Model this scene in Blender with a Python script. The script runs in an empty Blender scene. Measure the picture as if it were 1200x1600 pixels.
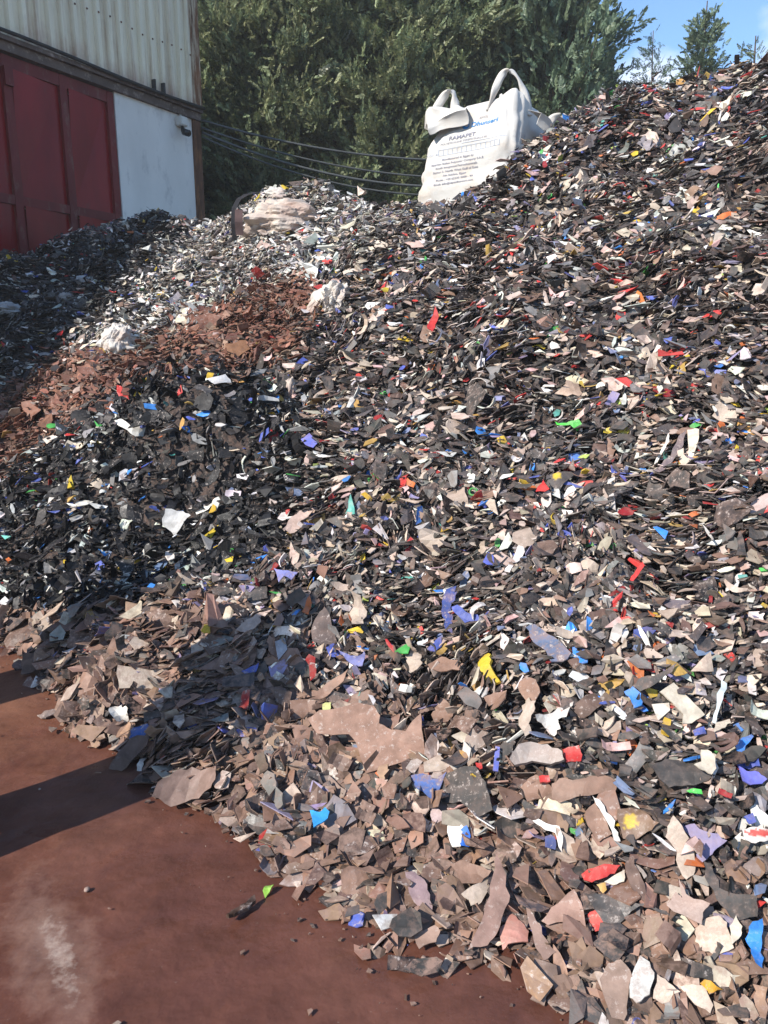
import bpy, bmesh, math, random
import numpy as np
from mathutils import Vector, Matrix, noise
from mathutils.bvhtree import BVHTree
from mathutils import geometry as mgeo

rng = np.random.default_rng(7)
random.seed(7)
SC = bpy.context.scene
COL = SC.collection
R = math.radians

# ------------------------------------------------------------------ camera model
F = 1155.0
PITCH = R(12.7)
CP, SP = math.cos(PITCH), math.sin(PITCH)
CAM = np.array([0.0, 0.0, 1.6])


def ray(px, py):
    u = (px - 600) / F
    v = (800 - py) / F
    return np.array([u, CP + v * SP, -SP + v * CP])


def at(px, py, Y):
    d = ray(px, py)
    return CAM + d * (Y / d[1])


def on_ground(px, py, z=0.0):
    d = ray(px, py)
    return CAM + d * ((z - CAM[2]) / d[2])


def project(p):
    p = np.atleast_2d(p)
    rel = p - CAM
    dep = rel[:, 1] * CP - rel[:, 2] * SP
    v = (rel[:, 1] * SP + rel[:, 2] * CP) / dep
    return 600 + F * rel[:, 0] / dep, 800 - F * v, dep


# sun: behind the viewer's left shoulder
EL = R(38)
SUN = Vector((-0.76 * math.cos(EL), -0.65 * math.cos(EL), math.sin(EL)))

# ------------------------------------------------------------------ tags
def tag(o, label=None, cat=None, group=None, kind=None):
    if label: o['label'] = label
    if cat: o['category'] = cat
    if group: o['group'] = group
    if kind: o['kind'] = kind
    return o


def empty(name, loc, rz=0.0):
    o = bpy.data.objects.new(name, None)
    COL.objects.link(o)
    o.location = loc
    o.rotation_euler = (0, 0, rz)
    return o


def link_mesh(name, me, mat=None, parent=None):
    o = bpy.data.objects.new(name, me)
    COL.objects.link(o)
    if mat: me.materials.append(mat)
    if parent: o.parent = parent
    return o


def from_bm(name, bm, mat=None, parent=None, smooth=False):
    bmesh.ops.recalc_face_normals(bm, faces=bm.faces[:])
    me = bpy.data.meshes.new(name)
    bm.to_mesh(me)
    bm.free()
    for p in me.polygons: p.use_smooth = smooth
    return link_mesh(name, me, mat, parent)


def box(bm, x0, x1, y0, y1, z0, z1):
    v = [bm.verts.new(c) for c in ((x0, y0, z0), (x1, y0, z0), (x1, y1, z0), (x0, y1, z0),
                                   (x0, y0, z1), (x1, y0, z1), (x1, y1, z1), (x0, y1, z1))]
    for f in ((0, 3, 2, 1), (4, 5, 6, 7), (0, 1, 5, 4), (1, 2, 6, 5), (2, 3, 7, 6), (3, 0, 4, 7)):
        bm.faces.new([v[i] for i in f])


def tube(bm, pts, rad, n=8, cap=True):
    pts = [Vector(p) for p in pts]
    rads = rad if isinstance(rad, (list, tuple)) else [rad] * len(pts)
    rings = []
    for i, p in enumerate(pts):
        t = (pts[min(i + 1, len(pts) - 1)] - pts[max(i - 1, 0)]).normalized()
        a = t.cross(Vector((0, 0, 1)))
        if a.length < 1e-3: a = Vector((1, 0, 0))
        a.normalize()
        b = t.cross(a)
        rings.append([bm.verts.new(p + (a * math.cos(k / n * 2 * math.pi) + b * math.sin(k / n * 2 * math.pi)) * rads[i]) for k in range(n)])
    for r0, r1 in zip(rings, rings[1:]):
        for k in range(n):
            bm.faces.new((r0[k], r0[(k + 1) % n], r1[(k + 1) % n], r1[k]))
    if cap:
        bm.faces.new(rings[0][::-1])
        bm.faces.new(rings[-1])


# ------------------------------------------------------------------ materials
def new_mat(name):
    m = bpy.data.materials.new(name)
    m.use_nodes = True
    nt = m.node_tree
    b = nt.nodes['Principled BSDF']
    return m, nt, b


def N(nt, t, **kw):
    n = nt.nodes.new(t)
    for k, v in kw.items():
        if k in n.inputs: n.inputs[k].default_value = v
        else: setattr(n, k, v)
    return n


def ramp(nt, fac, stops):
    r = nt.nodes.new('ShaderNodeValToRGB')
    e = r.color_ramp.elements
    while len(e) < len(stops): e.new(0.5)
    for i, (p, c) in enumerate(stops):
        e[i].position = p
        e[i].color = (*c, 1) if len(c) == 3 else c
    nt.links.new(fac, r.inputs[0])
    return r.outputs[0]


def mix(nt, fac, a, b, mode='MIX'):
    m = nt.nodes.new('ShaderNodeMix')
    m.data_type = 'RGBA'
    m.blend_type = mode
    for s, v in ((m.inputs[0], fac), (m.inputs[6], a), (m.inputs[7], b)):
        if hasattr(v, 'links'): nt.links.new(v, s)
        elif isinstance(v, (int, float)): s.default_value = v
        else: s.default_value = (*v, 1)
    return m.outputs[2]


def math_n(nt, op, a, b=0.0):
    m = nt.nodes.new('ShaderNodeMath')
    m.operation = op
    for s, v in ((m.inputs[0], a), (m.inputs[1], b)):
        if hasattr(v, 'links'): nt.links.new(v, s)
        else: s.default_value = v
    return m.outputs[0]


def coords(nt, scale=(1, 1, 1)):
    tc = nt.nodes.new('ShaderNodeTexCoord')
    mp = nt.nodes.new('ShaderNodeMapping')
    mp.inputs['Scale'].default_value = scale
    nt.links.new(tc.outputs['Object'], mp.inputs[0])
    return mp.outputs[0]


def noise_n(nt, co, scale, detail=4, rough=0.55):
    n = N(nt, 'ShaderNodeTexNoise', Scale=scale, Detail=detail, Roughness=rough)
    nt.links.new(co, n.inputs['Vector'])
    return n.outputs[0]


def bump(nt, b, h, strength=0.3, dist=0.01):
    bp = N(nt, 'ShaderNodeBump', Strength=strength, Distance=dist)
    nt.links.new(h, bp.inputs['Height'])
    nt.links.new(bp.outputs[0], b.inputs['Normal'])


def simple_mat(name, base, rough=0.6, var=0.25, scale=6.0, bmp=0.15, dist=0.01, stretch=(1, 1, 1), metal=0.0, dirt=None, dirt_at=0.6):
    m, nt, b = new_mat(name)
    co = coords(nt, stretch)
    n1 = noise_n(nt, co, scale, 6)
    lo = tuple(c * (1 - var) for c in base)
    hi = tuple(min(1, c * (1 + var)) for c in base)
    c = ramp(nt, n1, [(0.3, lo), (0.7, hi)])
    if dirt:
        n2 = noise_n(nt, co, scale * 2.3, 8, 0.7)
        f = ramp(nt, n2, [(dirt_at - 0.06, (0, 0, 0)), (dirt_at + 0.1, (1, 1, 1))])
        c = mix(nt, f, c, dirt)
    nt.links.new(c, b.inputs['Base Color'])
    b.inputs['Roughness'].default_value = rough
    b.inputs['Metallic'].default_value = metal
    b.inputs['Specular IOR Level'].default_value = .3
    bump(nt, b, noise_n(nt, co, scale * 8, 5), bmp, dist)
    return m


def scrap_material():
    m, nt, b = new_mat('scrap_plastic')
    at_c = N(nt, 'ShaderNodeAttribute', attribute_name='tint')
    at_w = N(nt, 'ShaderNodeAttribute', attribute_name='wear')
    sep = nt.nodes.new('ShaderNodeSeparateColor')
    nt.links.new(at_w.outputs['Color'], sep.inputs[0])
    co = coords(nt)
    big = noise_n(nt, co, 22, 5, 0.6)
    shade = ramp(nt, big, [(0.3, (0.62, 0.60, 0.58)), (0.7, (1.18, 1.18, 1.18))])
    c = mix(nt, 1.0, at_c.outputs['Color'], shade, 'MULTIPLY')
    # dried mud film
    mud = ramp(nt, noise_n(nt, co, 28, 8, 0.72), [(0.44, (0, 0, 0)), (0.58, (1, 1, 1))])
    c = mix(nt, math_n(nt, 'MULTIPLY', mud, sep.outputs[0]), c, (0.24, 0.155, 0.12))
    # pale chalky flecks
    fl = ramp(nt, noise_n(nt, co, 55, 7, 0.75), [(0.56, (0, 0, 0)), (0.64, (1, 1, 1))])
    c = mix(nt, math_n(nt, 'MULTIPLY', fl, sep.outputs[2]), c, (0.52, 0.45, 0.40))
    nt.links.new(c, b.inputs['Base Color'])
    rr = math_n(nt, 'ADD', sep.outputs[1], math_n(nt, 'MULTIPLY', mud, 0.18))
    nt.links.new(rr, b.inputs['Roughness'])
    b.inputs['Specular IOR Level'].default_value = 0.28
    bump(nt, b, noise_n(nt, co, 110, 4, 0.6), 0.25, 0.003)
    return m


M_SCRAP = scrap_material()


def attr_mesh(me, tint, wear):
    """tint, wear: (n,3) per-vertex arrays."""
    n = len(me.vertices)
    for nm, arr in (('tint', tint), ('wear', wear)):
        a = me.color_attributes.new(nm, 'FLOAT_COLOR', 'POINT')
        buf = np.ones((n, 4), dtype=np.float32)
        buf[:, :3] = arr
        a.data.foreach_set('color', buf.ravel())


# ------------------------------------------------------------------ heap height field
PL = (0.42, 0.56, -1.117)          # a plane at the angle of repose, rising away from the toe


def on_plane(px, py, k=1.0):
    d = ray(px, py)
    kx, ky, kz = PL
    t = -(kz + kx * CAM[0] + ky * CAM[1] - CAM[2]) / (kx * d[0] + ky * d[1] - d[2])
    return CAM + d * t * k


ctrl = []
# toe of the heap on the ground
for px, py in ((-160, 950), (0, 1012), (60, 1065), (110, 1112), (160, 1160), (250, 1235), (320, 1265), (390, 1310), (450, 1378),
               (540, 1432), (640, 1478), (740, 1492), (830, 1525), (900, 1580)):
    ctrl.append(on_ground(px, py))
ctrl += [(0.75, 1.30, 0), (1.2, 1.1, 0), (1.8, 0.95, 0), (2.6, 0.8, 0.1), (3.4, 0.7, 0.2)]
# main slope
for px, py, k in ((600, 1300, 1.0), (600, 1100, 1.0), (600, 900, 1.0), (600, 700, 1.0), (600, 550, 1.0), (600, 420, 1.0), (600, 319, 1.0),
                  (800, 1400, 1.0), (800, 1150, 0.98), (800, 900, 1.01), (800, 700, 1.0), (800, 500, 0.99), (800, 350, 1.0),
                  (1000, 1450, 1.0), (1000, 1200, 0.985), (1000, 950, 1.0), (1000, 700, 1.015), (1000, 450, 1.0), (1000, 250, 0.99),
                  (1200, 1500, 1.0), (1200, 1200, 1.0), (1200, 900, 1.0), (1200, 600, 1.0), (1200, 350, 1.0),
                  (1400, 1200, 1.0), (1400, 700, 1.0), (1400, 300, 1.0),
                  (1200, 104, 1.0), (1080, 131, 1.0), (940, 165, 1.0), (850, 218, 1.0), (740, 310, 1.0), (1400, 40, 1.0)):
    ctrl.append(on_plane(px, py, k))
# left slopes, the dark mound on its terrace and the valley behind it
for px, py, Y in ((450, 1250, 2.22), (450, 1120, 2.60), (450, 1000, 2.97), (450, 850, 3.50), (450, 720, 4.10), (450, 640, 4.70), (450, 560, 5.4),
                  (450, 480, 6.2), (450, 400, 7.0), (450, 340, 7.7), (500, 297, 8.1), (420, 300, 8.5),
                  (300, 1150, 2.60), (300, 1030, 3.0), (300, 930, 3.40), (300, 893, 3.86), (300, 850, 4.05), (300, 750, 4.38), (300, 650, 4.56), (300, 588, 4.72), (300, 578, 4.92), (300, 590, 5.5),
                  (400, 835, 3.84), (400, 720, 4.25), (400, 640, 4.46), (400, 598, 4.62), (400, 588, 4.82), (400, 598, 5.35), (220, 925, 3.50), (220, 890, 3.92), (220, 760, 4.45), (220, 640, 4.78), (220, 606, 4.86), (220, 597, 5.05), (220, 606, 5.6),
                  (300, 545, 6.15), (300, 480, 6.9), (300, 420, 7.7), (300, 370, 8.5), (300, 345, 9.0),
                  (150, 1050, 2.95), (150, 950, 3.52), (150, 900, 3.94), (150, 850, 4.14), (150, 740, 4.62), (150, 654, 5.12), (150, 636, 5.6), (150, 600, 6.0), (150, 540, 6.6),
                  (150, 470, 7.3), (150, 410, 8.0), (150, 364, 8.7),
                  (0, 950, 3.95), (0, 860, 4.4), (0, 780, 5.0), (0, 762, 5.3), (0, 700, 5.8), (0, 620, 6.3), (0, 540, 6.9), (0, 470, 7.5), (0, 402, 8.3),
                  (-160, 860, 4.6), (-160, 740, 5.6), (-160, 600, 6.6), (-160, 500, 7.3),
                  (255, 334, 9.1)):
    ctrl.append(at(px, py, Y))
# the far side falls away
for px, py, Y in ((1200, 104, 6.5), (1080, 131, 6.9), (940, 165, 7.25), (850, 218, 7.05), (740, 314, 6.45), (650, 322, 6.85), (560, 310, 7.6),
                  (500, 297, 8.1), (420, 300, 8.5), (300, 345, 9.0)):
    p = at(px, py, Y)
    ctrl.append(p + np.array((0.25, 1.0, -0.42)))
    ctrl.append(p + np.array((0.5, 2.4, -1.5)))
ctrl += [(-3.3, 9.8, 1.9), (-4.6, 9.0, 1.7), (-6, 4.5, 0.0), (-5.5, 6.5, 0.4), (5.5, 2.0, 2.0), (6, 5, 3.9), (5.5, 8, 2.6)]
ctrl = np.array([np.asarray(c, float) for c in ctrl])


def tps_fit(c, lam=0.004):
    n = len(c)
    d = np.linalg.norm(c[:, None, :2] - c[None, :, :2], axis=2)
    K = np.where(d > 0, d ** 2 * np.log(d + 1e-12), 0) + lam * np.eye(n)
    P = np.c_[np.ones(n), c[:, :2]]
    A = np.block([[K, P], [P.T, np.zeros((3, 3))]])
    return np.linalg.solve(A, np.r_[c[:, 2], 0, 0, 0])


W = tps_fit(ctrl)


def tps(x, y):
    d = np.sqrt((x[..., None] - ctrl[:, 0]) ** 2 + (y[..., None] - ctrl[:, 1]) ** 2)
    return (np.where(d > 0, d ** 2 * np.log(d + 1e-12), 0) @ W[:-3]) + W[-3] + W[-2] * x + W[-1] * y


GX0, GY0, GS = -7.0, 0.5, 0.05
GNX, GNY = 291, 231
gx = GX0 + GS * np.arange(GNX)
gy = GY0 + GS * np.arange(GNY)
XX, YY = np.meshgrid(gx, gy, indexing='ij')
HH = np.empty_like(XX)
for i in range(0, GNX, 20):
    HH[i:i + 20] = tps(XX[i:i + 20], YY[i:i + 20])
# lumps and slumps in the tipped material
lump = np.zeros_like(HH)
for wl, am in ((1.3, 0.035), (0.7, 0.028), (0.37, 0.020), (0.2, 0.012)):
    for _ in range(5):
        a = rng.uniform(0, 2 * math.pi)
        k = 2 * math.pi / (wl * rng.uniform(0.8, 1.25))
        lump += am / 2.2 * np.sin(k * (XX * math.cos(a) + YY * math.sin(a)) + rng.uniform(0, 6.28))
HH = np.minimum(HH, 4.3)
HH += lump * np.clip((HH + 0.02) / 0.35, 0, 1)
GRX, GRY = np.gradient(HH, GS)


def samp(G, x, y):
    fx = np.clip((np.asarray(x) - GX0) / GS, 0, GNX - 1.001)
    fy = np.clip((np.asarray(y) - GY0) / GS, 0, GNY - 1.001)
    i, j = fx.astype(int), fy.astype(int)
    a, b = fx - i, fy - j
    return (G[i, j] * (1 - a) * (1 - b) + G[i + 1, j] * a * (1 - b) + G[i, j + 1] * (1 - a) * b + G[i + 1, j + 1] * a * b)


def height(x, y):
    return samp(HH, x, y)


def hit(px, py, far=11.0):
    """first point of heap or ground along a line of sight; None past the ridge."""
    d = ray(px, py)
    Ys = np.arange(0.9, far, 0.02)
    P = CAM + d[None, :] * (Ys / d[1])[:, None]
    h = np.maximum(height(P[:, 0], P[:, 1]), 0)
    k = np.nonzero(P[:, 2] <= h)[0]
    return P[k[0]] if len(k) else None


def slope_n(x, y):
    n = np.array([-samp(GRX, x, y), -samp(GRY, x, y), 1.0])
    return n / np.linalg.norm(n)


# warehouse wall line: corner point and outward normal
WC = np.array([-2.68, 11.5])
WD = np.array([-0.5, -0.8660254])
WN = np.array([0.8660254, -0.5])


def wall_side(x, y):
    return (x - WC[0]) * WN[0] + (y - WC[1]) * WN[1]


# ------------------------------------------------------------------ colours of the scrap (base colours)
PAL = {
    'black': (0.014, 0.014, 0.015), 'charcoal': (0.066, 0.061, 0.057), 'grey': (0.20, 0.195, 0.19), 'pale grey': (0.42, 0.42, 0.41),
    'brown': (0.255, 0.154, 0.109), 'dark brown': (0.125, 0.080, 0.062), 'rust brown': (0.225, 0.100, 0.066), 'tan': (0.42, 0.33, 0.265),
    'beige': (0.54, 0.44, 0.35), 'white': (0.70, 0.67, 0.61), 'cream': (0.60, 0.53, 0.42), 'red': (0.52, 0.045, 0.04),
    'dark red': (0.25, 0.02, 0.022), 'orange': (0.58, 0.15, 0.04), 'yellow': (0.62, 0.43, 0.04), 'ochre': (0.48, 0.30, 0.08),
    'green': (0.06, 0.32, 0.07), 'lime': (0.42, 0.55, 0.12), 'teal': (0.12, 0.42, 0.36), 'blue': (0.085, 0.12, 0.40), 'navy': (0.02, 0.05, 0.22),
    'sky blue': (0.045, 0.22, 0.62), 'slate blue': (0.13, 0.17, 0.27), 'lilac': (0.27, 0.235, 0.38), 'pink': (0.60, 0.40, 0.36),
}
MIXES = {
    'main': {'black': 13, 'charcoal': 46, 'dark brown': 7, 'brown': 3, 'grey': 6, 'tan': 8, 'beige': 11, 'white': 6, 'pale grey': 1.6, 'red': 1.5, 'dark red': .9,
             'blue': 1.0, 'lilac': .9, 'sky blue': .5, 'slate blue': 1.2, 'yellow': .45, 'ochre': .7, 'orange': .45, 'green': .3, 'lime': .15, 'teal': .15, 'pink': 1.6},
    'dark': {'black': 72, 'charcoal': 8, 'grey': 5, 'pale grey': 3.5, 'white': 5, 'beige': 1.2, 'blue': 1.1, 'sky blue': .7, 'slate blue': 1.0, 'yellow': .6, 'green': .5,
             'red': .5, 'ochre': .4, 'orange': .2, 'teal': .2},
    'rust': {'rust brown': 64, 'brown': 12, 'dark brown': 15, 'charcoal': 4, 'tan': 3, 'beige': 1.2, 'ochre': .5, 'red': .3},
    'pale': {'white': 27, 'beige': 14, 'pale grey': 12, 'grey': 10, 'charcoal': 17, 'black': 8, 'tan': 6, 'cream': 4, 'blue': 1.0, 'lilac': .8, 'red': .6, 'yellow': .6, 'green': .2, 'dark brown': 2},
    'shade': {'black': 50, 'charcoal': 30, 'grey': 8, 'white': 5, 'pale grey': 4, 'beige': 2, 'blue': .5, 'red': .4, 'yellow': .3, 'dark brown': 2},  # warehouse shadow painted in as well: a darker flake mix where it falls
    'front': {'brown': 42, 'dark brown': 22, 'charcoal': 15, 'tan': 8, 'beige': 5, 'black': 3, 'grey': 2, 'white': 1.2, 'lilac': .8, 'red': .35, 'blue': .35, 'ochre': .3, 'orange': .12, 'yellow': .1},
}
ZONES = {
    'dark': [(-60, 790), (0, 775), (60, 705), (120, 655), (220, 592), (300, 570), (410, 583), (470, 640), (480, 740), (455, 850), (380, 890), (300, 912), (200, 935), (60, 950), (-60, 935)],
    'rust': [(-60, 640), (0, 610), (100, 545), (220, 545), (300, 492), (420, 440), (490, 430), (500, 480), (450, 565), (400, 583), (300, 570), (220, 592), (120, 655), (60, 705), (-60, 790)],
    'pale': [(90, 560), (240, 430), (290, 350), (420, 290), (640, 300), (610, 380), (500, 430), (420, 440), (300, 490), (220, 545), (100, 548)],
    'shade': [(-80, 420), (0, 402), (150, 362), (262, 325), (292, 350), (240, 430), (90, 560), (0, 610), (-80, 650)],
}


def in_poly(px, py, poly):
    inside = np.zeros(len(px), bool)
    n = len(poly)
    for i in range(n):
        x0, y0 = poly[i]
        x1, y1 = poly[(i + 1) % n]
        c = ((y0 > py) != (y1 > py)) & (px < (x1 - x0) * (py - y0) / (y1 - y0 + 1e-9) + x0)
        inside ^= c
    return inside


FRONT_X = [0, 40, 200, 330, 450, 600, 800, 1000, 1200]
FRONT_Y = [930, 945, 935, 915, 990, 1040, 1120, 1270, 1330]


def zone_of(P):
    px, py, _ = project(P)
    jx = px + rng.normal(0, 13, len(px))
    jy = py + rng.normal(0, 9, len(px))
    z = np.full(len(px), 'main', dtype=object)
    fr = np.interp(jx, FRONT_X, FRONT_Y)
    pr = np.clip((jy - fr) / np.where(jx > 450, 220, 40), 0, 1)
    z[(rng.random(len(px)) < 0.12 + 0.88 * pr) & (jy > fr)] = 'front'
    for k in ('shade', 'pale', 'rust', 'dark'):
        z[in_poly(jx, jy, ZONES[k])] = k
    return z


def pick_cols(z):
    names = np.empty(len(z), dtype=object)
    for k, mx in MIXES.items():
        s = np.nonzero(z == k)[0]
        if len(s) == 0: continue
        keys = list(mx)
        p = np.array([mx[q] for q in keys])
        names[s] = np.array(keys, dtype=object)[rng.choice(len(keys), len(s), p=p / p.sum())]
    return names


DUSTY = {'main': 0.42, 'dark': 0.03, 'rust': 0.5, 'pale': 0.2, 'shade': 0.1, 'front': 0.85}


def wear_of(z, names):
    n = len(z)
    w = np.zeros((n, 3))
    w[:, 0] = np.array([DUSTY[k] for k in z]) * rng.uniform(0.3, 1.2, n)
    dark = np.isin(names, ['black'])
    w[:, 1] = rng.uniform(0.34, 0.62, n)
    w[dark, 1] = rng.uniform(0.30, 0.55, dark.sum())
    w[:, 2] = rng.uniform(0, 0.9, n) * (rng.random(n) < 0.5)
    bright = np.isin(names, ['red', 'blue', 'yellow', 'green', 'sky blue', 'orange'])
    w[bright, 0] *= 0.9
    return np.clip(w, 0, 1)


# ------------------------------------------------------------------ the mass of small flakes: ONE stuff object
class Big:
    def __init__(self):
        self.v, self.t, self.w, self.loops, self.sizes = [], [], [], [], []
        self.n = 0

    def add(self, verts, tint, wear, faces):
        """faces: list of (m,k) index arrays, local to verts."""
        self.v.append(verts); self.t.append(tint); self.w.append(wear)
        for f in faces:
            self.loops.append((f + self.n).ravel())
            self.sizes.append(np.full(len(f), f.shape[1]))
        self.n += len(verts)

    def build(self, name, mat):
        me = bpy.data.meshes.new(name)
        V = np.concatenate(self.v).astype(np.float32)
        L = np.concatenate(self.loops).astype(np.int32)
        S = np.concatenate(self.sizes).astype(np.int32)
        me.vertices.add(len(V)); me.vertices.foreach_set('co', V.ravel())
        me.loops.add(len(L)); me.loops.foreach_set('vertex_index', L)
        me.polygons.add(len(S))
        st = np.zeros(len(S), np.int32); st[1:] = np.cumsum(S)[:-1]
        me.polygons.foreach_set('loop_start', st)
        me.polygons.foreach_set('use_smooth', np.zeros(len(S), bool))
        me.update(calc_edges=True)
        attr_mesh(me, np.concatenate(self.t), np.concatenate(self.w))
        return link_mesh(name, me, mat)


def frames(n, spin):
    """orthonormal bases from normals n (m,3) with in-plane angle."""
    up = np.where(np.abs(n[:, 2:3]) < 0.98, np.array([[0, 0, 1.0]]), np.array([[0, 1.0, 0]]))
    a = np.cross(up, n); a /= np.linalg.norm(a, axis=1, keepdims=True)       # runs along the contour
    b = np.cross(n, a)
    c, s = np.cos(spin)[:, None], np.sin(spin)[:, None]
    return a * c + b * s, b * c - a * s


_fr = np.random.default_rng(31)
FIELD = {(wl, ci): [(_fr.uniform(0, 6.28), _fr.uniform(0, 6.28)) for _ in range(3)] for wl in (0.95, 0.42, 0.21) for ci in range(4)}


def scatter(big, count, xr, yr, accept, size_mu, size_sd, lmin, lmax, lift):
    x = rng.uniform(*xr, count); y = rng.uniform(*yr, count)
    h = height(x, y)
    ok = (h > np.where(x > -1.2, 0.012, 0.008) + rng.normal(0, 0.017, count)) & (wall_side(x, y) > 0.12)
    x, y, h = x[ok], y[ok], h[ok]
    P = np.c_[x, y, np.maximum(h, 0)]
    px, py, dep = project(P)
    ok = accept(px, py, dep, P)
    P, dep, px, py = P[ok], dep[ok], px[ok], py[ok]
    m = len(P)
    gxn = samp(GRX, P[:, 0], P[:, 1]); gyn = samp(GRY, P[:, 0], P[:, 1])
    sn = np.c_[-gxn, -gyn, np.ones(m)]; sn /= np.linalg.norm(sn, axis=1, keepdims=True)
    z = zone_of(P)
    front = (z == 'front')
    L = np.exp(rng.normal(math.log(size_mu), size_sd, m))
    L = np.clip(L, lmin, np.minimum(lmax, np.where(front, 60, 50) / F * dep))
    L *= np.interp(dep, [4.5, 8.0], [1.0, 0.8]) * np.where(front, 1.18, 1.0)
    wfac = np.where(front, rng.uniform(0.38, 0.9, m), rng.uniform(0.18, 0.72, m))
    Wd = L * wfac
    wild = rng.random(m) < np.where(z == 'dark', 0.50, 0.21)
    # neighbours tipped in one load lie alike: slow fields of tilt and heading
    fld = np.zeros((m, 4))
    for wl, am in ((0.95, 0.20), (0.42, 0.17), (0.21, 0.10)):
        for ci in range(4):
            for ph in FIELD[(wl, ci)]:
                fld[:, ci] += am * np.sin(2 * math.pi / wl * (P[:, 0] * math.cos(ph[0]) + P[:, 1] * math.sin(ph[0])) + ph[1])
    nrm = sn * 0.55 + np.array([[0, 0, 0.5]]) + fld[:, :3] + rng.normal(0, 1, (m, 3)) * np.where(wild, 0.75, 0.20)[:, None]
    # a few sheaves of slivers stand on end where a load slid and jammed
    for bx, by, br in ((620, 1055, 62), (512, 1000, 52), (905, 860, 85), (330, 740, 70), (1010, 1000, 50)):
        c0 = hit(bx, by)
        rr_ = br * project(c0)[2][0] / F
        jam = (np.linalg.norm(P - c0, axis=1) < rr_ * rng.uniform(.6, 1.15, m)) & (rng.random(m) < .75)
        a0 = rng.uniform(0, 6.28)
        aa = a0 + rng.normal(0, .5, m)
        nrm[jam] = np.c_[np.cos(aa), np.sin(aa), rng.normal(.25, .25, m)][jam]
        Wd[jam] *= .8
    nrm /= np.linalg.norm(nrm, axis=1, keepdims=True)
    spin = rng.normal(0, 0.6, m) + 1.3 * fld[:, 3] + np.where(rng.random(m) < 0.25, math.pi / 2, 0)
    A, B = frames(nrm, spin)
    names = pick_cols(z)
    wear = wear_of(z, names)
    wear[:, 0] *= np.interp(dep, [2.8, 6.0], [1.0, 0.35])
    tint = np.array([PAL[q] for q in names]) * np.exp(rng.normal(0, 0.16, (m, 1)))
    tint = np.clip(tint * (1 + rng.normal(0, 0.04, (m, 3))), 0.008, 0.85)
    th = rng.uniform(0.0018, 0.0046, m)
    off = rng.normal(lift, 1, m) * np.where(z == 'dark', 0.032, 0.022)
    P = P + sn * off[:, None]
    P[:, 2] = np.maximum(P[:, 2], 0.006)
    keepm = np.ones(m, bool)
    px, py, dep = project(P)
    dist = np.linalg.norm(P - CAM, axis=1)
    for poly, o3, pn, dd in PLATES:
        c = poly.mean(axis=0)
        q = c + (poly - c) * 0.93
        x0, y0 = q.min(axis=0); x1, y1 = q.max(axis=0)
        cand = np.nonzero((px > x0) & (px < x1) & (py > y0) & (py < y1) & (np.abs(dist - dd) < .45))[0]
        if len(cand) == 0: continue
        above = (P[cand] - o3) @ pn > -0.03 - 0.25 * L[cand]
        ins = in_poly(px[cand], py[cand], [tuple(t) for t in q])
        keepm[cand[above & ins]] = False
    L, Wd, nrm, A, B, tint, wear, th, P, sn = (v[keepm] for v in (L, Wd, nrm, A, B, tint, wear, th, P, sn))
    m = len(L)
    kk = rng.choice([3, 4, 5, 6, 7, 8], m, p=[.06, .22, .26, .22, .14, .10])
    kk[rng.random(m) < 0.085] = 99
    bend = rng.normal(0, 0.9, m) * (rng.random(m) < 0.6)
    twist = rng.normal(0, 0.6, m)
    for k in (3, 4, 5, 6, 7, 8):
        s = np.nonzero(kk == k)[0]
        q = len(s)
        if q == 0: continue
        an = (np.arange(k)[None, :] + rng.uniform(-0.38, 0.38, (q, k))) * (2 * math.pi / k) + rng.uniform(0, 6.28, (q, 1))
        rad = rng.uniform(0.55, 1.0, (q, k))
        lx = np.cos(an) * rad * L[s, None] / 2
        ly = np.sin(an) * rad * Wd[s, None] / 2
        lz = bend[s, None] * lx ** 2 / L[s, None] + twist[s, None] * lx * ly / L[s, None]
        base = P[s, None, :] + lx[..., None] * A[s, None, :] + ly[..., None] * B[s, None, :] + lz[..., None] * nrm[s, None, :]
        half = (th[s] / 2)[:, None, None] * nrm[s, None, :]
        verts = np.concatenate([base + half, base - half], axis=1).reshape(-1, 3)
        o = (np.arange(q) * 2 * k)[:, None]
        idx = np.arange(k)
        faces = [o + idx[None, :], o + (k + idx[::-1])[None, :]]
        side = np.stack([idx, idx + k, (idx + 1) % k + k, (idx + 1) % k], axis=1)      # (k,4)
        faces.append((o[:, :, None] + side[None]).reshape(-1, 4))
        big.add(verts, np.repeat(tint[s], 2 * k, axis=0), np.repeat(wear[s], 2 * k, axis=0), faces)
    # curled strips: short lengths of a shell
    s = np.nonzero(kk == 99)[0]
    q = len(s)
    if q:
        SG = 5
        arc = rng.uniform(0.7, 3.2, q) * rng.choice([-1, 1], q)
        rad = L[s] / np.abs(arc)
        wv = np.minimum(Wd[s] * .8, L[s] * .45)
        t = np.linspace(-.5, .5, SG + 1)
        an = arc[:, None] * t[None]
        lx = rad[:, None] * np.sin(np.abs(an)) * np.sign(t)[None]
        lz = np.sign(arc)[:, None] * rad[:, None] * (1 - np.cos(an)) * -1
        wob = rng.uniform(.6, 1.15, (q, SG + 1, 2))
        rowsv = []
        for sd in (0, 1):
            ly = (wv / 2)[:, None] * wob[:, :, sd] * (1 if sd else -1)
            rowsv.append(P[s, None, :] + lx[..., None] * A[s, None, :] + ly[..., None] * B[s, None, :] + lz[..., None] * nrm[s, None, :])
        half = (th[s] / 2)[:, None, None] * nrm[s, None, :]
        n1 = SG + 1
        verts = np.concatenate([rowsv[0] + half, rowsv[1] + half, rowsv[0] - half, rowsv[1] - half], axis=1).reshape(-1, 3)
        f = []
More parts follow.
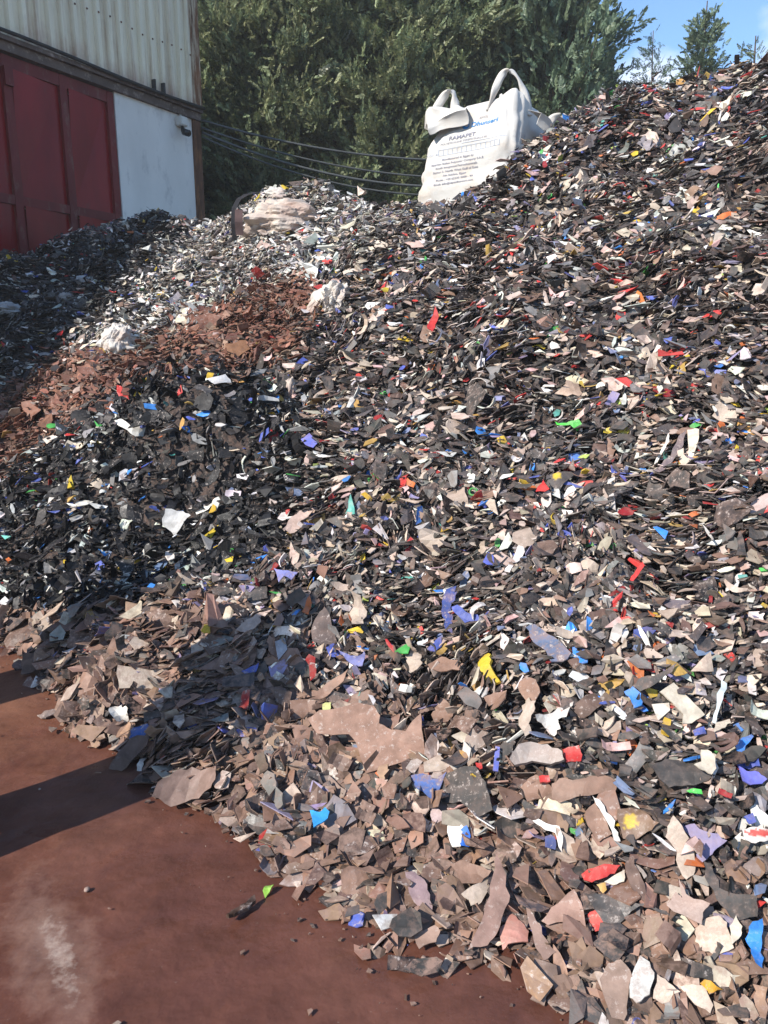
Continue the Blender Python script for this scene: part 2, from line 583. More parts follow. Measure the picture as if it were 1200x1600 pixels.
        for i in range(SG):
            f += [(i, i + 1, n1 + i + 1, n1 + i), (2 * n1 + i, 3 * n1 + i, 3 * n1 + i + 1, 2 * n1 + i + 1),
                  (i, 2 * n1 + i, 2 * n1 + i + 1, i + 1), (n1 + i, n1 + i + 1, 3 * n1 + i + 1, 3 * n1 + i)]
        f += [(0, n1, 3 * n1, 2 * n1), (SG, 2 * n1 + SG, 3 * n1 + SG, n1 + SG)]
        f = np.array(f)
        o = (np.arange(q) * 4 * n1)[:, None, None]
        big.add(verts, np.repeat(tint[s], 4 * n1, axis=0), np.repeat(wear[s], 4 * n1, axis=0), [(o + f[None]).reshape(-1, 4)])
    return m


def strays(big, count):
    """grit and chips thinning out over the mud beyond the toe."""
    x = rng.uniform(-2.6, 1.3, count); y = rng.uniform(0.9, 4.2, count)
    h = height(x, y)
    d = np.clip(-h, 0, 9)
    ok = (h < 0.02) & (rng.random(count) < np.exp(-d / .035) + .012)
    x, y = x[ok], y[ok]
    m = len(x)
    L = np.exp(rng.normal(math.log(.011), .8, m)).clip(.004, .06)
    k = 4
    an = (np.arange(k)[None] + rng.uniform(-.35, .35, (m, k))) * (2 * math.pi / k) + rng.uniform(0, 6.28, (m, 1))
    rr = rng.uniform(.5, 1, (m, k)) * L[:, None] / 2
    el = rng.uniform(.3, .9, (m, 1))
    yaw = rng.uniform(0, 6.28, (m, 1))
    lx, ly = np.cos(an) * rr, np.sin(an) * rr * el
    X = x[:, None] + lx * np.cos(yaw) - ly * np.sin(yaw); Y = y[:, None] + lx * np.sin(yaw) + ly * np.cos(yaw)
    Z = .003 + np.abs(rng.normal(0, .12, (m, 1))) * (lx + L[:, None] / 2)
    base = np.stack([X, Y, Z], axis=-1)
    up = np.array([0, 0, .0035])
    verts = np.concatenate([base + up, base], axis=1).reshape(-1, 3)
    o = (np.arange(m) * 2 * k)[:, None]
    idx = np.arange(k)
    side = np.stack([idx, idx + k, (idx + 1) % k + k, (idx + 1) % k], axis=1)
    names = pick_cols(np.full(m, 'front', dtype=object))
    tint = np.array([PAL[q] for q in names]) * rng.uniform(.5, 1.0, (m, 1))
    big.add(verts, np.repeat(tint, 2 * k, axis=0), np.tile([[.7, .55, .3]], (m * 2 * k, 1)), [o + idx[None], (o[:, :, None] + side[None]).reshape(-1, 4)])


def build_mass():
    big = Big()
    # the compacted core under the loose flakes; dark colours paint shade into the gaps
    keep = (HH > -0.05) & (wall_side(XX, YY) > 0.02)
    idx = -np.ones(HH.shape, int)
    idx[keep] = np.arange(keep.sum())
    V = np.c_[XX[keep], YY[keep], HH[keep] - 0.06]
    q = np.stack([idx[:-1, :-1], idx[1:, :-1], idx[1:, 1:], idx[:-1, 1:]], axis=-1).reshape(-1, 4)
    q = q[(q >= 0).all(axis=1)]
    z = zone_of(V)
    core = {'main': (.018, .016, .015), 'dark': (.012, .012, .013), 'rust': (.07, .034, .025), 'pale': (.05, .048, .045), 'shade': (.015, .015, .015), 'front': (.045, .029, .023)}
    big.add(V, np.array([core[k] for k in z]), np.tile([[0.3, 0.8, 0.2]], (len(V), 1)), [q])

    def seen(px, py, dep, P):
        return (px > -170) & (px < 1370) & (py > -60) & (py < 1760) & (dep > 0.6)

    def near(px, py, dep, P):
        return seen(px, py, dep, P) & (dep < 3.6)

    def rest(px, py, dep, P):
        return ~seen(px, py, dep, P) & (P[:, 1] > 0.9)
    tot = scatter(big, 170000, (-5.2, 4.6), (1.0, 10.2), seen, 0.078, 0.50, 0.024, 0.24, 0.0)
    tot += scatter(big, 34000, (-2.4, 2.4), (1.0, 4.2), near, 0.075, 0.45, 0.018, 0.16, 0.006)
    tot += scatter(big, 115000, (-6.2, 6), (0.9, 11), rest, 0.095, 0.35, 0.04, 0.18, 0.0)
    strays(big, 8000)
    o = big.build('plastic_scrap', M_SCRAP)
    tag(o, 'mass of small shredded plastic flakes, mostly black, white and dusty brown, tipped in slopes', 'plastic scrap', None, 'stuff')
    print('flakes', tot)



# ------------------------------------------------------------------ individual shards
GROUP = 'single pieces of shredded plastic lying on the heap'


def jag(poly, amt, rnd):
    out = []
    n = len(poly)
    for i in range(n):
        a, b = np.array(poly[i], float), np.array(poly[(i + 1) % n], float)
        out.append(a)
        d = b - a
        l = np.linalg.norm(d)
        for t in ((0.35, 0.68) if l > 14 else ((0.5,) if l > 8 else ())):
            out.append(a + d * t + np.array([-d[1], d[0]]) * rnd.normal(0, amt))
    return np.array(out)


def plate(name, P2, origin, A, B, Nn, thick, tint, wear, bend, twist, ripple, rnd, fine=5.0):
    """P2: outline in metres on the plane (A,B) through origin; a bent, solid sheet."""
    c2 = P2.mean(axis=0)
    ext = max(np.ptp(P2[:, 0]), np.ptp(P2[:, 1]), 1e-3)
    # fill the outline with a few inner points so that the sheet can bend
    pts = [Vector(p) for p in P2]
    n = len(pts)
    st = ext / fine
    inner = []
    xs = np.arange(P2[:, 0].min() + st / 2, P2[:, 0].max(), st)
    ys = np.arange(P2[:, 1].min() + st / 2, P2[:, 1].max(), st)
    for xx in xs:
        for yy in ys:
            pnt = np.array([xx + rnd.uniform(-.2, .2) * st, yy + rnd.uniform(-.2, .2) * st])
            if in_poly(np.array([pnt[0]]), np.array([pnt[1]]), [tuple(p) for p in P2])[0] and np.min(np.linalg.norm(P2 - pnt, axis=1)) > st * 0.35:
                inner.append(Vector(pnt))
    vs, _, fs, _, _, _ = mgeo.delaunay_2d_cdt(pts + inner, [(i, (i + 1) % n) for i in range(n)], [list(range(n))], 1, 1e-6)
    ph = rnd.uniform(0, 6.28, 2)
    co = []
    for v in vs:
        x, y = v[0] - c2[0], v[1] - c2[1]
        z = bend[0] * x * x / ext + bend[1] * y * y / ext + twist * x * y / ext + ripple * ext * (math.sin(x / ext * 9 + ph[0]) + math.sin(y / ext * 11 + ph[1]))
        co.append((v[0], v[1], z))
    bm = bmesh.new()
    A_, B_, N_ = Vector(A), Vector(B), Vector(Nn)
    top = [bm.verts.new(A_ * c[0] + B_ * c[1] + N_ * (c[2] + thick / 2)) for c in co]
    bot = [bm.verts.new(A_ * c[0] + B_ * c[1] + N_ * (c[2] - thick / 2)) for c in co]
    edge_count = {}
    for f in fs:
        if len(f) < 3: continue
        try:
            bm.faces.new([top[i] for i in f]); bm.faces.new([bot[i] for i in reversed(f)])
        except ValueError:
            continue
        for i, j in zip(f, list(f[1:]) + [f[0]]):
            edge_count[(i, j)] = edge_count.get((i, j), 0) + 1
    for (i, j) in edge_count:
        if (j, i) not in edge_count:
            try: bm.faces.new((top[i], bot[i], bot[j], top[j]))
            except ValueError: pass
    loose = [v for v in bm.verts if not v.link_faces]
    bmesh.ops.delete(bm, geom=loose, context='VERTS')
    bmesh.ops.recalc_face_normals(bm, faces=bm.faces[:])
    me = bpy.data.meshes.new(name)
    bm.to_mesh(me); bm.free()
    for p in me.polygons: p.use_smooth = False
    attr_mesh(me, np.tile([tint], (len(me.vertices), 1)), np.tile([wear], (len(me.vertices), 1)))
    o = link_mesh(name, me, M_SCRAP)
    o.location = origin
    return o


PLATES = []          # (outline px, origin, normal): loose flakes do not lie on top of these
PLACED = []          # (px, py, size) of everything placed one by one


def dist_of(p):
    return float(np.linalg.norm(p - CAM))


def lay(name, outline, colour, label, thick=None, lift=0.022, face=0.35, wear=None, wild=0.12, bend=None, seed=0, jagged=0.05, tint=None, curl=1.0, fine=5.0):
    rnd = np.random.default_rng(seed + 1000)
    poly = np.array(outline, float)
    cx, cy = poly.mean(axis=0)
    p = hit(cx, cy)
    if p is None: return None
    poly = jag(poly, jagged, rnd)
    sn = slope_n(p[0], p[1]) if height(p[0], p[1]) > 0.0 else np.array([0, 0, 1.0])
    vw = CAM - p; vw /= np.linalg.norm(vw)
    Nn = sn * 0.5 + vw * face + np.array([0, 0, 0.12]) + rnd.normal(0, wild, 3)
    Nn /= np.linalg.norm(Nn)
    A, B = frames(Nn[None], np.array([0.0])); A, B = A[0], B[0]
    ext_px = max(np.ptp(poly[:, 0]), np.ptp(poly[:, 1]))
    o3 = p + sn * lift
    P2 = []
    for q in poly:
        d = ray(*q)
        t = np.dot(o3 - CAM, Nn) / np.dot(d, Nn)
        r = CAM + d * t - o3
        P2.append((np.dot(r, A), np.dot(r, B)))
    P2 = np.array(P2)
    # keep a steeply seen sheet from stretching into a ribbon
    ext = max(np.ptp(P2[:, 0]), np.ptp(P2[:, 1]))
    lowest = min((o3 + A * u + B * v)[2] for u, v in P2)
    if lowest < 0.01: o3 = o3 + np.array([0, 0, 0.012 - lowest])
    th = thick or rnd.uniform(0.003, 0.0055)
    w = wear if wear is not None else (rnd.uniform(.15, .6), rnd.uniform(.4, .65), rnd.uniform(0, .8))
    b = bend if bend is not None else rnd.normal(0, 0.38 * curl, 2)
    t = np.array(tint if tint is not None else PAL[colour]) * math.exp(rnd.normal(0, 0.08))
    o = plate(name, P2, o3, A, B, Nn, th, t, w, b, rnd.normal(0, 0.25 * curl), 0.009, rnd, fine)
    tag(o, label, 'plastic piece', GROUP)
    PLACED.append((cx, cy, ext_px))
    PLATES.append((poly, np.array(o3), Nn, dist_of(o3)))
    return o


LAND = []            # (px, py, short phrase) of the pieces others are told apart by
# (kind name, colour, label, short phrase for neighbours or None, options, outline on the photograph)
HAND = [
 ('plastic_slab', 'brown', 'largest brown plastic slab of the heap, broad and notched, scuffed along its top edge', 'largest notched brown slab', dict(tint=(0.28, 0.165, 0.118), lift=0.13, wear=(.1, .5, .5), bend=(.05, .05), curl=.2, wild=.02, jagged=.025),
  [(482,1125),(500,1111),(535,1106),(560,1099),(584,1103),(594,1118),(592,1130),(612,1140),(634,1143),(645,1128),(658,1117),(661,1150),(665,1181),(618,1195),(572,1209),(562,1180),(556,1160),(545,1147),(520,1149),(496,1147)]),
 ('plastic_shard', 'brown', 'tall dagger shaped brown shard standing upright above the wet ground', 'upright dagger shaped shard', dict(lift=0.10, face=.7, wear=(.1, .5, .3), tint=(.25,.155,.125), bend=(.1,.05)),
  [(777,1333),(784,1352),(797,1400),(788,1422),(776,1460),(762,1478),(731,1486),(745,1455),(758,1415),(770,1370)]),
 ('plastic_shard', 'pink', 'smooth leaf shaped shard of faded pinkish lilac near the toe', 'pinkish lilac leaf shaped shard', dict(tint=(.33,.23,.24), lift=.05),
  [(633,1362),(648,1360),(663,1374),(672,1398),(675,1424),(660,1424),(646,1408),(638,1388)]),
 ('plastic_slab', 'charcoal', 'rounded dark charcoal plate touching the rusty blue piece', 'rounded charcoal plate', dict(lift=.05, wear=(.2,.6,.6)),
  [(690,1214),(718,1200),(745,1198),(760,1222),(766,1245),(771,1266),(748,1277),(736,1270),(720,1252),(690,1254),(682,1246),(687,1230)]),
 ('plastic_shard', 'sky blue', 'scuffed blue shard with brown rust coloured stains beside the rounded charcoal plate', 'stained blue shard', dict(lift=.06, tint=(.10,.17,.42), wear=(.75,.5,.5)),
  [(642,1212),(660,1209),(684,1214),(698,1207),(686,1235),(683,1255),(664,1240),(648,1229)]),
 ('plastic_slab', 'cream', 'oblong cream coloured board with clean straight sides', 'oblong cream board', dict(lift=.06, jagged=.015, wear=(.08,.5,0), bend=(.03,.03)),
  [(1031,1081),(1052,1067),(1077,1092),(1101,1117),(1081,1130),(1066,1131),(1068,1116),(1050,1098)]),
 ('plastic_slab', 'brown', 'long ragged brown slab lying level, pale flecks on its top', 'long level brown slab', dict(lift=.05),
  [(862,1224),(880,1215),(902,1218),(922,1212),(955,1214),(968,1224),(960,1238),(930,1241),(900,1245),(874,1254),(862,1246)]),
 ('plastic_shard', 'beige', 'tall mottled beige shard with a pointed top and brown spots', 'tall mottled beige shard', dict(lift=.07, wear=(.4,.5,0)),
  [(1052,1274),(1070,1300),(1085,1320),(1087,1356),(1084,1367),(1073,1374),(1060,1355),(1052,1322),(1040,1307),(1043,1291)]),
 ('plastic_shard', 'lilac', 'forked violet blue shard beside the tall mottled beige shard', 'forked violet shard', dict(lift=.05),
  [(1066,1290),(1085,1286),(1112,1302),(1136,1312),(1120,1325),(1108,1338),(1096,1348),(1089,1340),(1089,1325),(1100,1318),(1080,1310)]),
 ('plastic_shard', 'red', 'largest bright red piece, long and flat like a tongue', 'large red tongue shaped piece', dict(lift=.06, wear=(.1,.45,.2)),
  [(907,1364),(918,1357),(944,1350),(969,1350),(960,1364),(943,1372),(925,1379),(912,1374)]),
 ('plastic_shard', 'red', 'crumpled red scrap tucked under the long dark curled film strip', None, dict(lift=.05),
  [(918,1430),(932,1420),(949,1445),(931,1456),(920,1450)]),
 ('plastic_chunk', 'yellow', 'bright yellow crumpled chunk, the only large yellow piece', 'bright yellow chunk', dict(lift=.06, thick=.012, wear=(.08,.4,0), curl=3, jagged=.1),
  [(739,1021),(758,1016),(767,1030),(767,1044),(772,1056),(762,1063),(751,1060),(750,1045),(743,1033)]),
 ('plastic_strip', 'navy', 'navy strip curling upright behind the bright blue wedge', None, dict(lift=.08, face=.7),
  [(696,920),(711,914),(711,930),(704,950),(706,990),(695,984),(690,962),(691,940)]),
 ('plastic_shard', 'blue', 'vivid blue wedge with a long point, in front of the curling navy strip', 'vivid blue wedge', dict(lift=.07, wear=(.08,.45,.1)),
  [(703,947),(713,944),(728,956),(746,960),(751,970),(726,973),(717,963)]),
 ('plastic_flake', 'blue', 'small deep blue square flake uphill of the bright yellow chunk', None, dict(lift=.06),
  [(667,1014),(690,995),(690,1010),(680,1019)]),
 ('plastic_slab', 'slate blue', 'weathered slate blue board with a notch in its lower side', 'slate blue board', dict(lift=.06, wear=(.7,.55,.6)),
  [(820,978),(836,976),(868,997),(892,1019),(886,1028),(862,1036),(853,1017),(833,1003)]),
 ('plastic_slab', 'charcoal', 'big flat charcoal slab like a paving flag, lying above the green scrap', 'big flat charcoal slab', dict(lift=.05),
  [(1017,1200),(1040,1185),(1074,1183),(1090,1198),(1116,1214),(1105,1222),(1076,1226),(1046,1229),(1030,1218)]),
 ('plastic_shard', 'cream', 'cream shard with one curved side, at the edge of the big flat charcoal slab', None, dict(lift=.08),
  [(1095,1172),(1105,1173),(1117,1187),(1119,1201),(1112,1211),(1097,1204),(1084,1195),(1096,1190)]),
 ('plastic_shard', 'sky blue', 'light blue triangular scrap above the violet torn scrap', 'light blue triangle', dict(lift=.05),
  [(1144,1160),(1160,1152),(1176,1144),(1178,1150),(1165,1165),(1163,1176),(1152,1171)]),
 ('plastic_shard', 'blue', 'torn violet blue scrap below the light blue triangle', None, dict(lift=.05, tint=(.14,.15,.5)),
  [(1155,1197),(1166,1205),(1184,1207),(1198,1218),(1190,1225),(1172,1227),(1160,1221)]),
 ('plastic_slab', 'beige', 'large pale mottled plate of five sides near the sky blue torn bag', 'large pale mottled plate', dict(lift=.06, wear=(.55,.55,0)),
  [(1085,1450),(1100,1436),(1122,1430),(1135,1440),(1140,1460),(1146,1480),(1121,1491),(1100,1486),(1085,1470)]),
 ('plastic_bag_scrap', 'sky blue', 'glossy sky blue torn bag piece hanging down the toe of the heap', 'sky blue torn bag piece', dict(lift=.07, curl=3, wear=(.02,.25,.2), jagged=.08),
  [(1164,1466),(1170,1448),(1192,1439),(1190,1464),(1188,1488),(1191,1514),(1181,1506),(1173,1482)]),
 ('plastic_shard', 'tan', 'star shaped tan sheet with three torn points', 'star shaped tan sheet', dict(lift=.06, tint=(.44,.33,.28)),
  [(1060,1371),(1072,1397),(1110,1412),(1098,1425),(1096,1444),(1082,1438),(1042,1415),(1056,1393),(1066,1404)]),
 ('plastic_shard', 'pink', 'pale pink shard leaning on a white one under the stained blue shard', None, dict(lift=.05, tint=(.55,.42,.40)),
  [(672,1256),(685,1264),(698,1275),(694,1298),(681,1285),(675,1282)]),
 ('plastic_shard', 'white', 'white shard with a narrow top behind the bright blue chip', None, dict(lift=.05, wear=(.3,.5,0)),
  [(698,1261),(706,1275),(726,1293),(719,1320),(705,1320),(699,1300)]),
 ('plastic_chip', 'sky blue', 'bright blue chip leaning against a white shard', 'bright blue chip', dict(lift=.07, tint=(.04,.16,.6), wear=(.05,.4,0)),
  [(720,1296),(730,1291),(735,1305),(733,1323),(720,1322),(717,1310)]),
 ('plastic_chip', 'sky blue', 'clean sky blue chip among brown shards near the wet ground', 'clean sky blue chip', dict(lift=.07, tint=(.05,.33,.72), wear=(0,.4,0)),
  [(484,1267),(500,1270),(508,1262),(515,1269),(512,1279),(497,1289),(490,1294),(488,1280)]),
 ('plastic_tray', 'grey', 'grey ribbed tray fragment standing among brown shards above the wet ground', 'grey ribbed tray fragment', dict(lift=.08, thick=.012, tint=(.15,.145,.13), wear=(.5,.6,.2)),
  [(420,1205),(431,1210),(433,1230),(443,1240),(444,1258),(437,1266),(425,1250),(412,1230),(407,1222)]),
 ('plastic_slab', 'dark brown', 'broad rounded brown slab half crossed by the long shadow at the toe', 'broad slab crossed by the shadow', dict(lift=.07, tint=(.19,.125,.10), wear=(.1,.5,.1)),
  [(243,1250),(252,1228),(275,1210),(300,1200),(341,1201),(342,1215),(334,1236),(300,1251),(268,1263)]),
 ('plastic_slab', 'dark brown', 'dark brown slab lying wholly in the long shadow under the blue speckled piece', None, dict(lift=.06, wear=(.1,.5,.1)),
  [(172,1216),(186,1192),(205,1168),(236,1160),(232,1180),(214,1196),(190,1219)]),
 ('plastic_slab', 'brown', 'brown wedge standing on edge at the far end of the toe, one half sunlit', 'wedge standing on edge', dict(lift=.10, face=.6, tint=(.27,.16,.115)),
  [(28,1022),(40,1000),(52,988),(55,1000),(46,1026)]),
 ('plastic_slab', 'dark brown', 'big dark brown slab behind the wedge standing on edge', None, dict(lift=.05),
  [(3,1000),(18,978),(45,962),(52,985),(38,1003),(26,1016),(8,1010)]),
 ('plastic_slab', 'dark brown', 'flat dark slab half buried in wet mud below the wedge standing on edge', None, dict(lift=.03),
  [(34,1050),(36,1035),(58,1030),(82,1040),(60,1055),(35,1066)]),
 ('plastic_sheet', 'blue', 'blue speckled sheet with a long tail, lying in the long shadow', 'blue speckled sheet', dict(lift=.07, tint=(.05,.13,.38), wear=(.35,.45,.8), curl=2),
  [(200,1152),(206,1135),(230,1130),(236,1145),(257,1153),(251,1160),(226,1158),(211,1158)]),
 ('plastic_bag_scrap', 'white', 'crumpled white bag scrap at the toe beside the blue speckled sheet', 'crumpled white bag scrap', dict(lift=.06, curl=5, jagged=.12, wear=(.1,.5,0)),
  [(171,1106),(188,1099),(203,1110),(200,1124),(182,1127),(175,1118)]),
 ('plastic_shard', 'red', 'red squarish piece standing beside the pale tan boulder like lump', 'red squarish piece', dict(lift=.06),
  [(881,1171),(905,1165),(910,1180),(908,1190),(885,1192)]),
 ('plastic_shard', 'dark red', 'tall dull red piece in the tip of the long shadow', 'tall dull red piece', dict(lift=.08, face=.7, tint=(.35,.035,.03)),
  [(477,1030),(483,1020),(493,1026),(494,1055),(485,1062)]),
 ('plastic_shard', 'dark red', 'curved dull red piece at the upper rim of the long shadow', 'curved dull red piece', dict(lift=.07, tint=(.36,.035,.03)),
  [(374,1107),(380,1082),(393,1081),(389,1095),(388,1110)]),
 ('plastic_slab', 'brown', 'smooth brown slab with a curved top behind the upright dagger shaped shard', 'smooth slab behind the dagger', dict(lift=.06, wear=(.1,.5,.2)),
  [(704,1352),(725,1345),(750,1354),(768,1362),(752,1380),(722,1382)]),
 ('plastic_shard', 'beige', 'speckled cream wedge between the dagger shaped shard and the smooth brown slab', None, dict(lift=.05),
  [(722,1395),(748,1380),(768,1366),(766,1385),(752,1410),(738,1413)]),
 ('plastic_slab', 'tan', 'largest tan slab at the very toe, upright oval with pale spots', 'upright oval tan slab', dict(lift=.06, tint=(.29,.20,.155), wear=(.1,.55,.5)),
  [(937,1530),(950,1505),(970,1500),(988,1526),(981,1560),(975,1594),(956,1591),(945,1562)]),
 ('plastic_shard', 'tan', 'hook shaped brown shard lying out on the wet ground', 'hook shaped shard', dict(lift=.03, tint=(.29,.20,.155), wear=(.1,.5,.2)),
  [(835,1511),(869,1522),(871,1540),(858,1566),(850,1586),(828,1575),(842,1557),(843,1542),(831,1530)]),
 ('plastic_shard', 'pink', 'salmon pink shard streaked with mud beside the dagger shaped shard', 'salmon pink shard', dict(lift=.05, tint=(.42,.20,.16), wear=(.5,.5,.2)),
  [(781,1448),(800,1425),(815,1439),(826,1453),(825,1470),(800,1472),(785,1480)]),
 ('plastic_strip', 'brown', 'long narrow brown strip slanting down past the salmon pink shard', None, dict(lift=.06, tint=(.24,.16,.13)),
  [(821,1412),(833,1428),(847,1460),(869,1488),(850,1503),(834,1470),(826,1442)]),
 ('plastic_slab', 'brown', 'large reddish tan three sided slab right of the lime green sprig', 'large three sided tan slab', dict(lift=.08, tint=(.32,.195,.15), wear=(.1,.5,.5)),
  [(846,1440),(872,1412),(897,1389),(908,1410),(916,1450),(900,1438),(856,1446)]),
 ('plastic_shard', 'white', 'white mottled shard beside the upright oval tan slab', 'white mottled shard', dict(lift=.07, wear=(.6,.5,0)),
  [(984,1558),(992,1512),(1000,1495),(1015,1504),(1022,1530),(1015,1556),(995,1568)]),
 ('plastic_shard', 'beige', 'grimy beige kite shaped shard next to the white mottled shard', None, dict(lift=.06, wear=(.5,.5,0)),
  [(1020,1560),(1027,1522),(1044,1535),(1063,1550),(1035,1568)]),
 ('plastic_shard', 'beige', 'scratched cream shard under the orange yellow scrap', None, dict(lift=.06, wear=(.4,.5,0)),
  [(1062,1540),(1082,1538),(1102,1541),(1115,1570),(1110,1583),(1086,1570)]),
 ('plastic_chip', 'yellow', 'orange yellow torn scrap at the toe of the heap', 'orange yellow torn scrap', dict(lift=.08, tint=(.72,.36,.03), curl=2),
  [(1092,1534),(1101,1530),(1128,1542),(1108,1553),(1102,1544)]),
 ('plastic_slab', 'beige', 'pale grey plate tinged red at its lower edge beside the big dusky plate', 'pale plate tinged red', dict(lift=.06, tint=(.47,.36,.33), spots=[(1194,806,14,'red')]),
  [(1166,797),(1180,780),(1202,772),(1204,800),(1186,811)]),
 ('plastic_clip', 'green', 'bright green paddle shaped clip with a flared end', 'bright green paddle clip', dict(lift=.06, wear=(0,.4,0), tint=(.06,.45,.05)),
  [(867,658),(885,661),(904,655),(909,662),(901,672),(891,664),(870,664)]),
 ('plastic_shard', 'red', 'small scarlet triangle at the foot of the grey folded board', 'scarlet triangle', dict(lift=.06, wear=(0,.4,0)),
  [(837,768),(848,747),(859,765)]),
 ('plastic_slab', 'charcoal', 'grey folded board with a yellow mark uphill of the scarlet triangle', 'grey folded board', dict(lift=.06, tint=(.085,.075,.07), spots=[(870,743,7,'yellow')]),
  [(852,757),(860,741),(894,731),(898,739),(881,755),(872,769)]),
 ('plastic_slab', 'dark brown', 'big dusky brown plate beside the pale plate tinged red', 'big dusky plate', dict(lift=.06, tint=(.075,.058,.052)),
  [(1112,816),(1120,791),(1148,775),(1173,795),(1160,812),(1131,824)]),
 ('plastic_slab', 'charcoal', 'six sided dark plate below the crossed pale strips', 'six sided dark plate', dict(lift=.05),
  [(1039,748),(1058,730),(1078,740),(1076,762),(1048,769)]),
 ('plastic_strip', 'lilac', 'long mauve strip leaning beside two pale strips', 'long mauve strip', dict(lift=.08, tint=(.15,.115,.12), face=.6),
  [(1021,735),(1048,712),(1060,682),(1072,671),(1068,695),(1050,722),(1030,739)]),
 ('plastic_strip', 'beige', 'short pinkish cream strip between the mauve strip and the upright cream strip', None, dict(lift=.07),
  [(1058,704),(1068,700),(1079,728),(1070,735),(1062,722)]),
 ('plastic_strip', 'cream', 'upright cream strip with a square top', 'upright cream strip', dict(lift=.07, face=.6),
  [(1074,672),(1092,670),(1085,708),(1081,726),(1075,716)]),
 ('plastic_strip', 'white', 'thin white blade leaning left of the long mauve strip', None, dict(lift=.07, face=.6),
  [(1022,724),(1034,700),(1044,676),(1046,690),(1036,706),(1024,727)]),
 ('plastic_slab', 'pale grey', 'large pale grey chunk low on the dark mound', 'pale grey chunk on the dark mound', dict(lift=.08, tint=(.55,.55,.54), wear=(.05,.5,.3)),
  [(254,821),(260,796),(284,797),(299,806),(286,820),(271,837)]),
 ('plastic_shard', 'white', 'long white wing shaped shard high on the dark mound', 'white wing shaped shard', dict(lift=.07, wear=(0,.35,0)),
  [(174,652),(189,653),(208,669),(238,668),(226,681),(205,678),(182,662)]),
 ('plastic_shard', 'pink', 'pinkish tan slanting shard where the dark mound meets the mixed slope', 'pinkish slanting shard', dict(lift=.07, tint=(.55,.40,.33)),
  [(441,829),(455,808),(475,796),(494,794),(478,814),(460,832)]),
 ('plastic_slab', 'pale grey', 'pale grey oblong plate on the crest of the dark mound', 'pale plate on the crest', dict(lift=.06, tint=(.5,.51,.53)),
  [(323,590),(352,584),(361,597),(335,600)]),
 ('plastic_piece', 'orange', 'bright orange oblong piece high on the mixed slope', 'bright orange oblong piece', dict(lift=.06, wear=(0,.4,0)),
  [(1117,338),(1134,332),(1151,330),(1150,340),(1120,347)]),
 ('plastic_shard', 'red', 'bright red forked shard on the upper slope above the rust brown patch', 'red forked shard', dict(lift=.07, wear=(0,.4,0)),
  [(667,510),(680,485),(686,496),(680,508),(676,522)]),
 ('plastic_slab', 'rust brown', 'upright orange brown plate in the middle of the rust brown patch', 'upright orange brown plate', dict(lift=.08, tint=(.25,.12,.06), face=.6),
  [(350,560),(353,537),(384,529),(391,544),(370,560)]),
 ('plastic_slab', 'rust brown', 'flat reddish plate at the upper rim of the rust brown patch', 'flat reddish plate', dict(lift=.06, tint=(.22,.095,.06)),
  [(304,496),(324,487),(346,494),(336,515),(312,513)]),
 ('plastic_sheet', 'tan', 'crumpled tan tuft of sheet right of the bright blue forked chip', 'crumpled tan tuft', dict(lift=.06, curl=5, jagged=.15, tint=(.5,.36,.27)),
  [(868,612),(884,596),(904,598),(911,614),(886,620)]),
 ('plastic_shard', 'blue', 'periwinkle torn shard where the dark mound meets the slope', 'periwinkle torn shard', dict(lift=.06, tint=(.12,.15,.55)),
  [(470,686),(484,678),(498,690),(490,701),(478,696)]),
 ('plastic_shard', 'lilac', 'lavender forked shard at the lower rim of the dark mound', 'lavender forked shard', dict(lift=.07, tint=(.22,.24,.55)),
  [(427,885),(441,891),(466,893),(455,905),(444,900),(435,909)]),
 ('plastic_sheet', 'beige', 'largest crumpled beige foil like sheet, with many torn lobes', 'crumpled beige foil sheet', dict(lift=.07, curl=6, jagged=.15),
  [(655,838),(662,822),(690,814),(702,830),(694,852),(676,880),(652,872),(664,852)]),
 ('plastic_sheet', 'beige', 'upright crumpled cream strip left of the tangle of red slivers', 'upright crumpled cream strip', dict(lift=.07, curl=4, jagged=.12, face=.6),
  [(545,957),(556,934),(569,940),(572,962),(564,985),(557,990),(550,974)]),
 ('plastic_shard', 'beige', 'cream triangular flake with a sharp top, above the oblong cream board', 'cream triangle', dict(lift=.06),
  [(1080,1048),(1092,1034),(1110,1018),(1116,1048)]),
 ('plastic_strip', 'pale grey', 'long pale blue grey blade standing beside the oblong cream board', 'pale blue grey blade', dict(lift=.08, tint=(.46,.52,.53), face=.6, wear=(0,.4,0)),
  [(1113,1126),(1120,1098),(1127,1060),(1136,1066),(1130,1092),(1119,1128)]),
 ('plastic_strip', 'charcoal', 'long dark plank slanting uphill beside the cream triangle', 'long dark plank', dict(lift=.07, wear=(.4,.6,.3)),
  [(988,1070),(1002,1058),(1030,1052),(1058,1034),(1050,1050),(1022,1070),(1000,1080)]),
 ('plastic_slab', 'lilac', 'dull mauve plate with ragged lower side below the six sided dark plate', 'dull mauve plate', dict(lift=.05, tint=(.16,.135,.15)),
  [(1020,938),(1048,936),(1080,940),(1066,956),(1044,950)]),
 ('plastic_strip', 'orange', 'orange pointed strip sticking up behind the tip of the long shadow', 'orange pointed strip', dict(lift=.07, face=.7),
  [(472,956),(478,940),(484,931),(487,942),(482,961)]),
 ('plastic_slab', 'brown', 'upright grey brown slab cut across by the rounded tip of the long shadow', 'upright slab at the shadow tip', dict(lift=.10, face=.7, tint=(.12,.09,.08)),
  [(486,985),(496,962),(507,949),(518,975),(527,1004),(505,1010),(490,1004)]),
 ('plastic_shard', 'tan', 'long pinkish tan blade slanting up left of the orange pointed strip', 'pinkish tan blade', dict(lift=.07, tint=(.45,.34,.28)),
  [(369,986),(385,969),(406,957),(426,953),(406,974),(390,993)]),
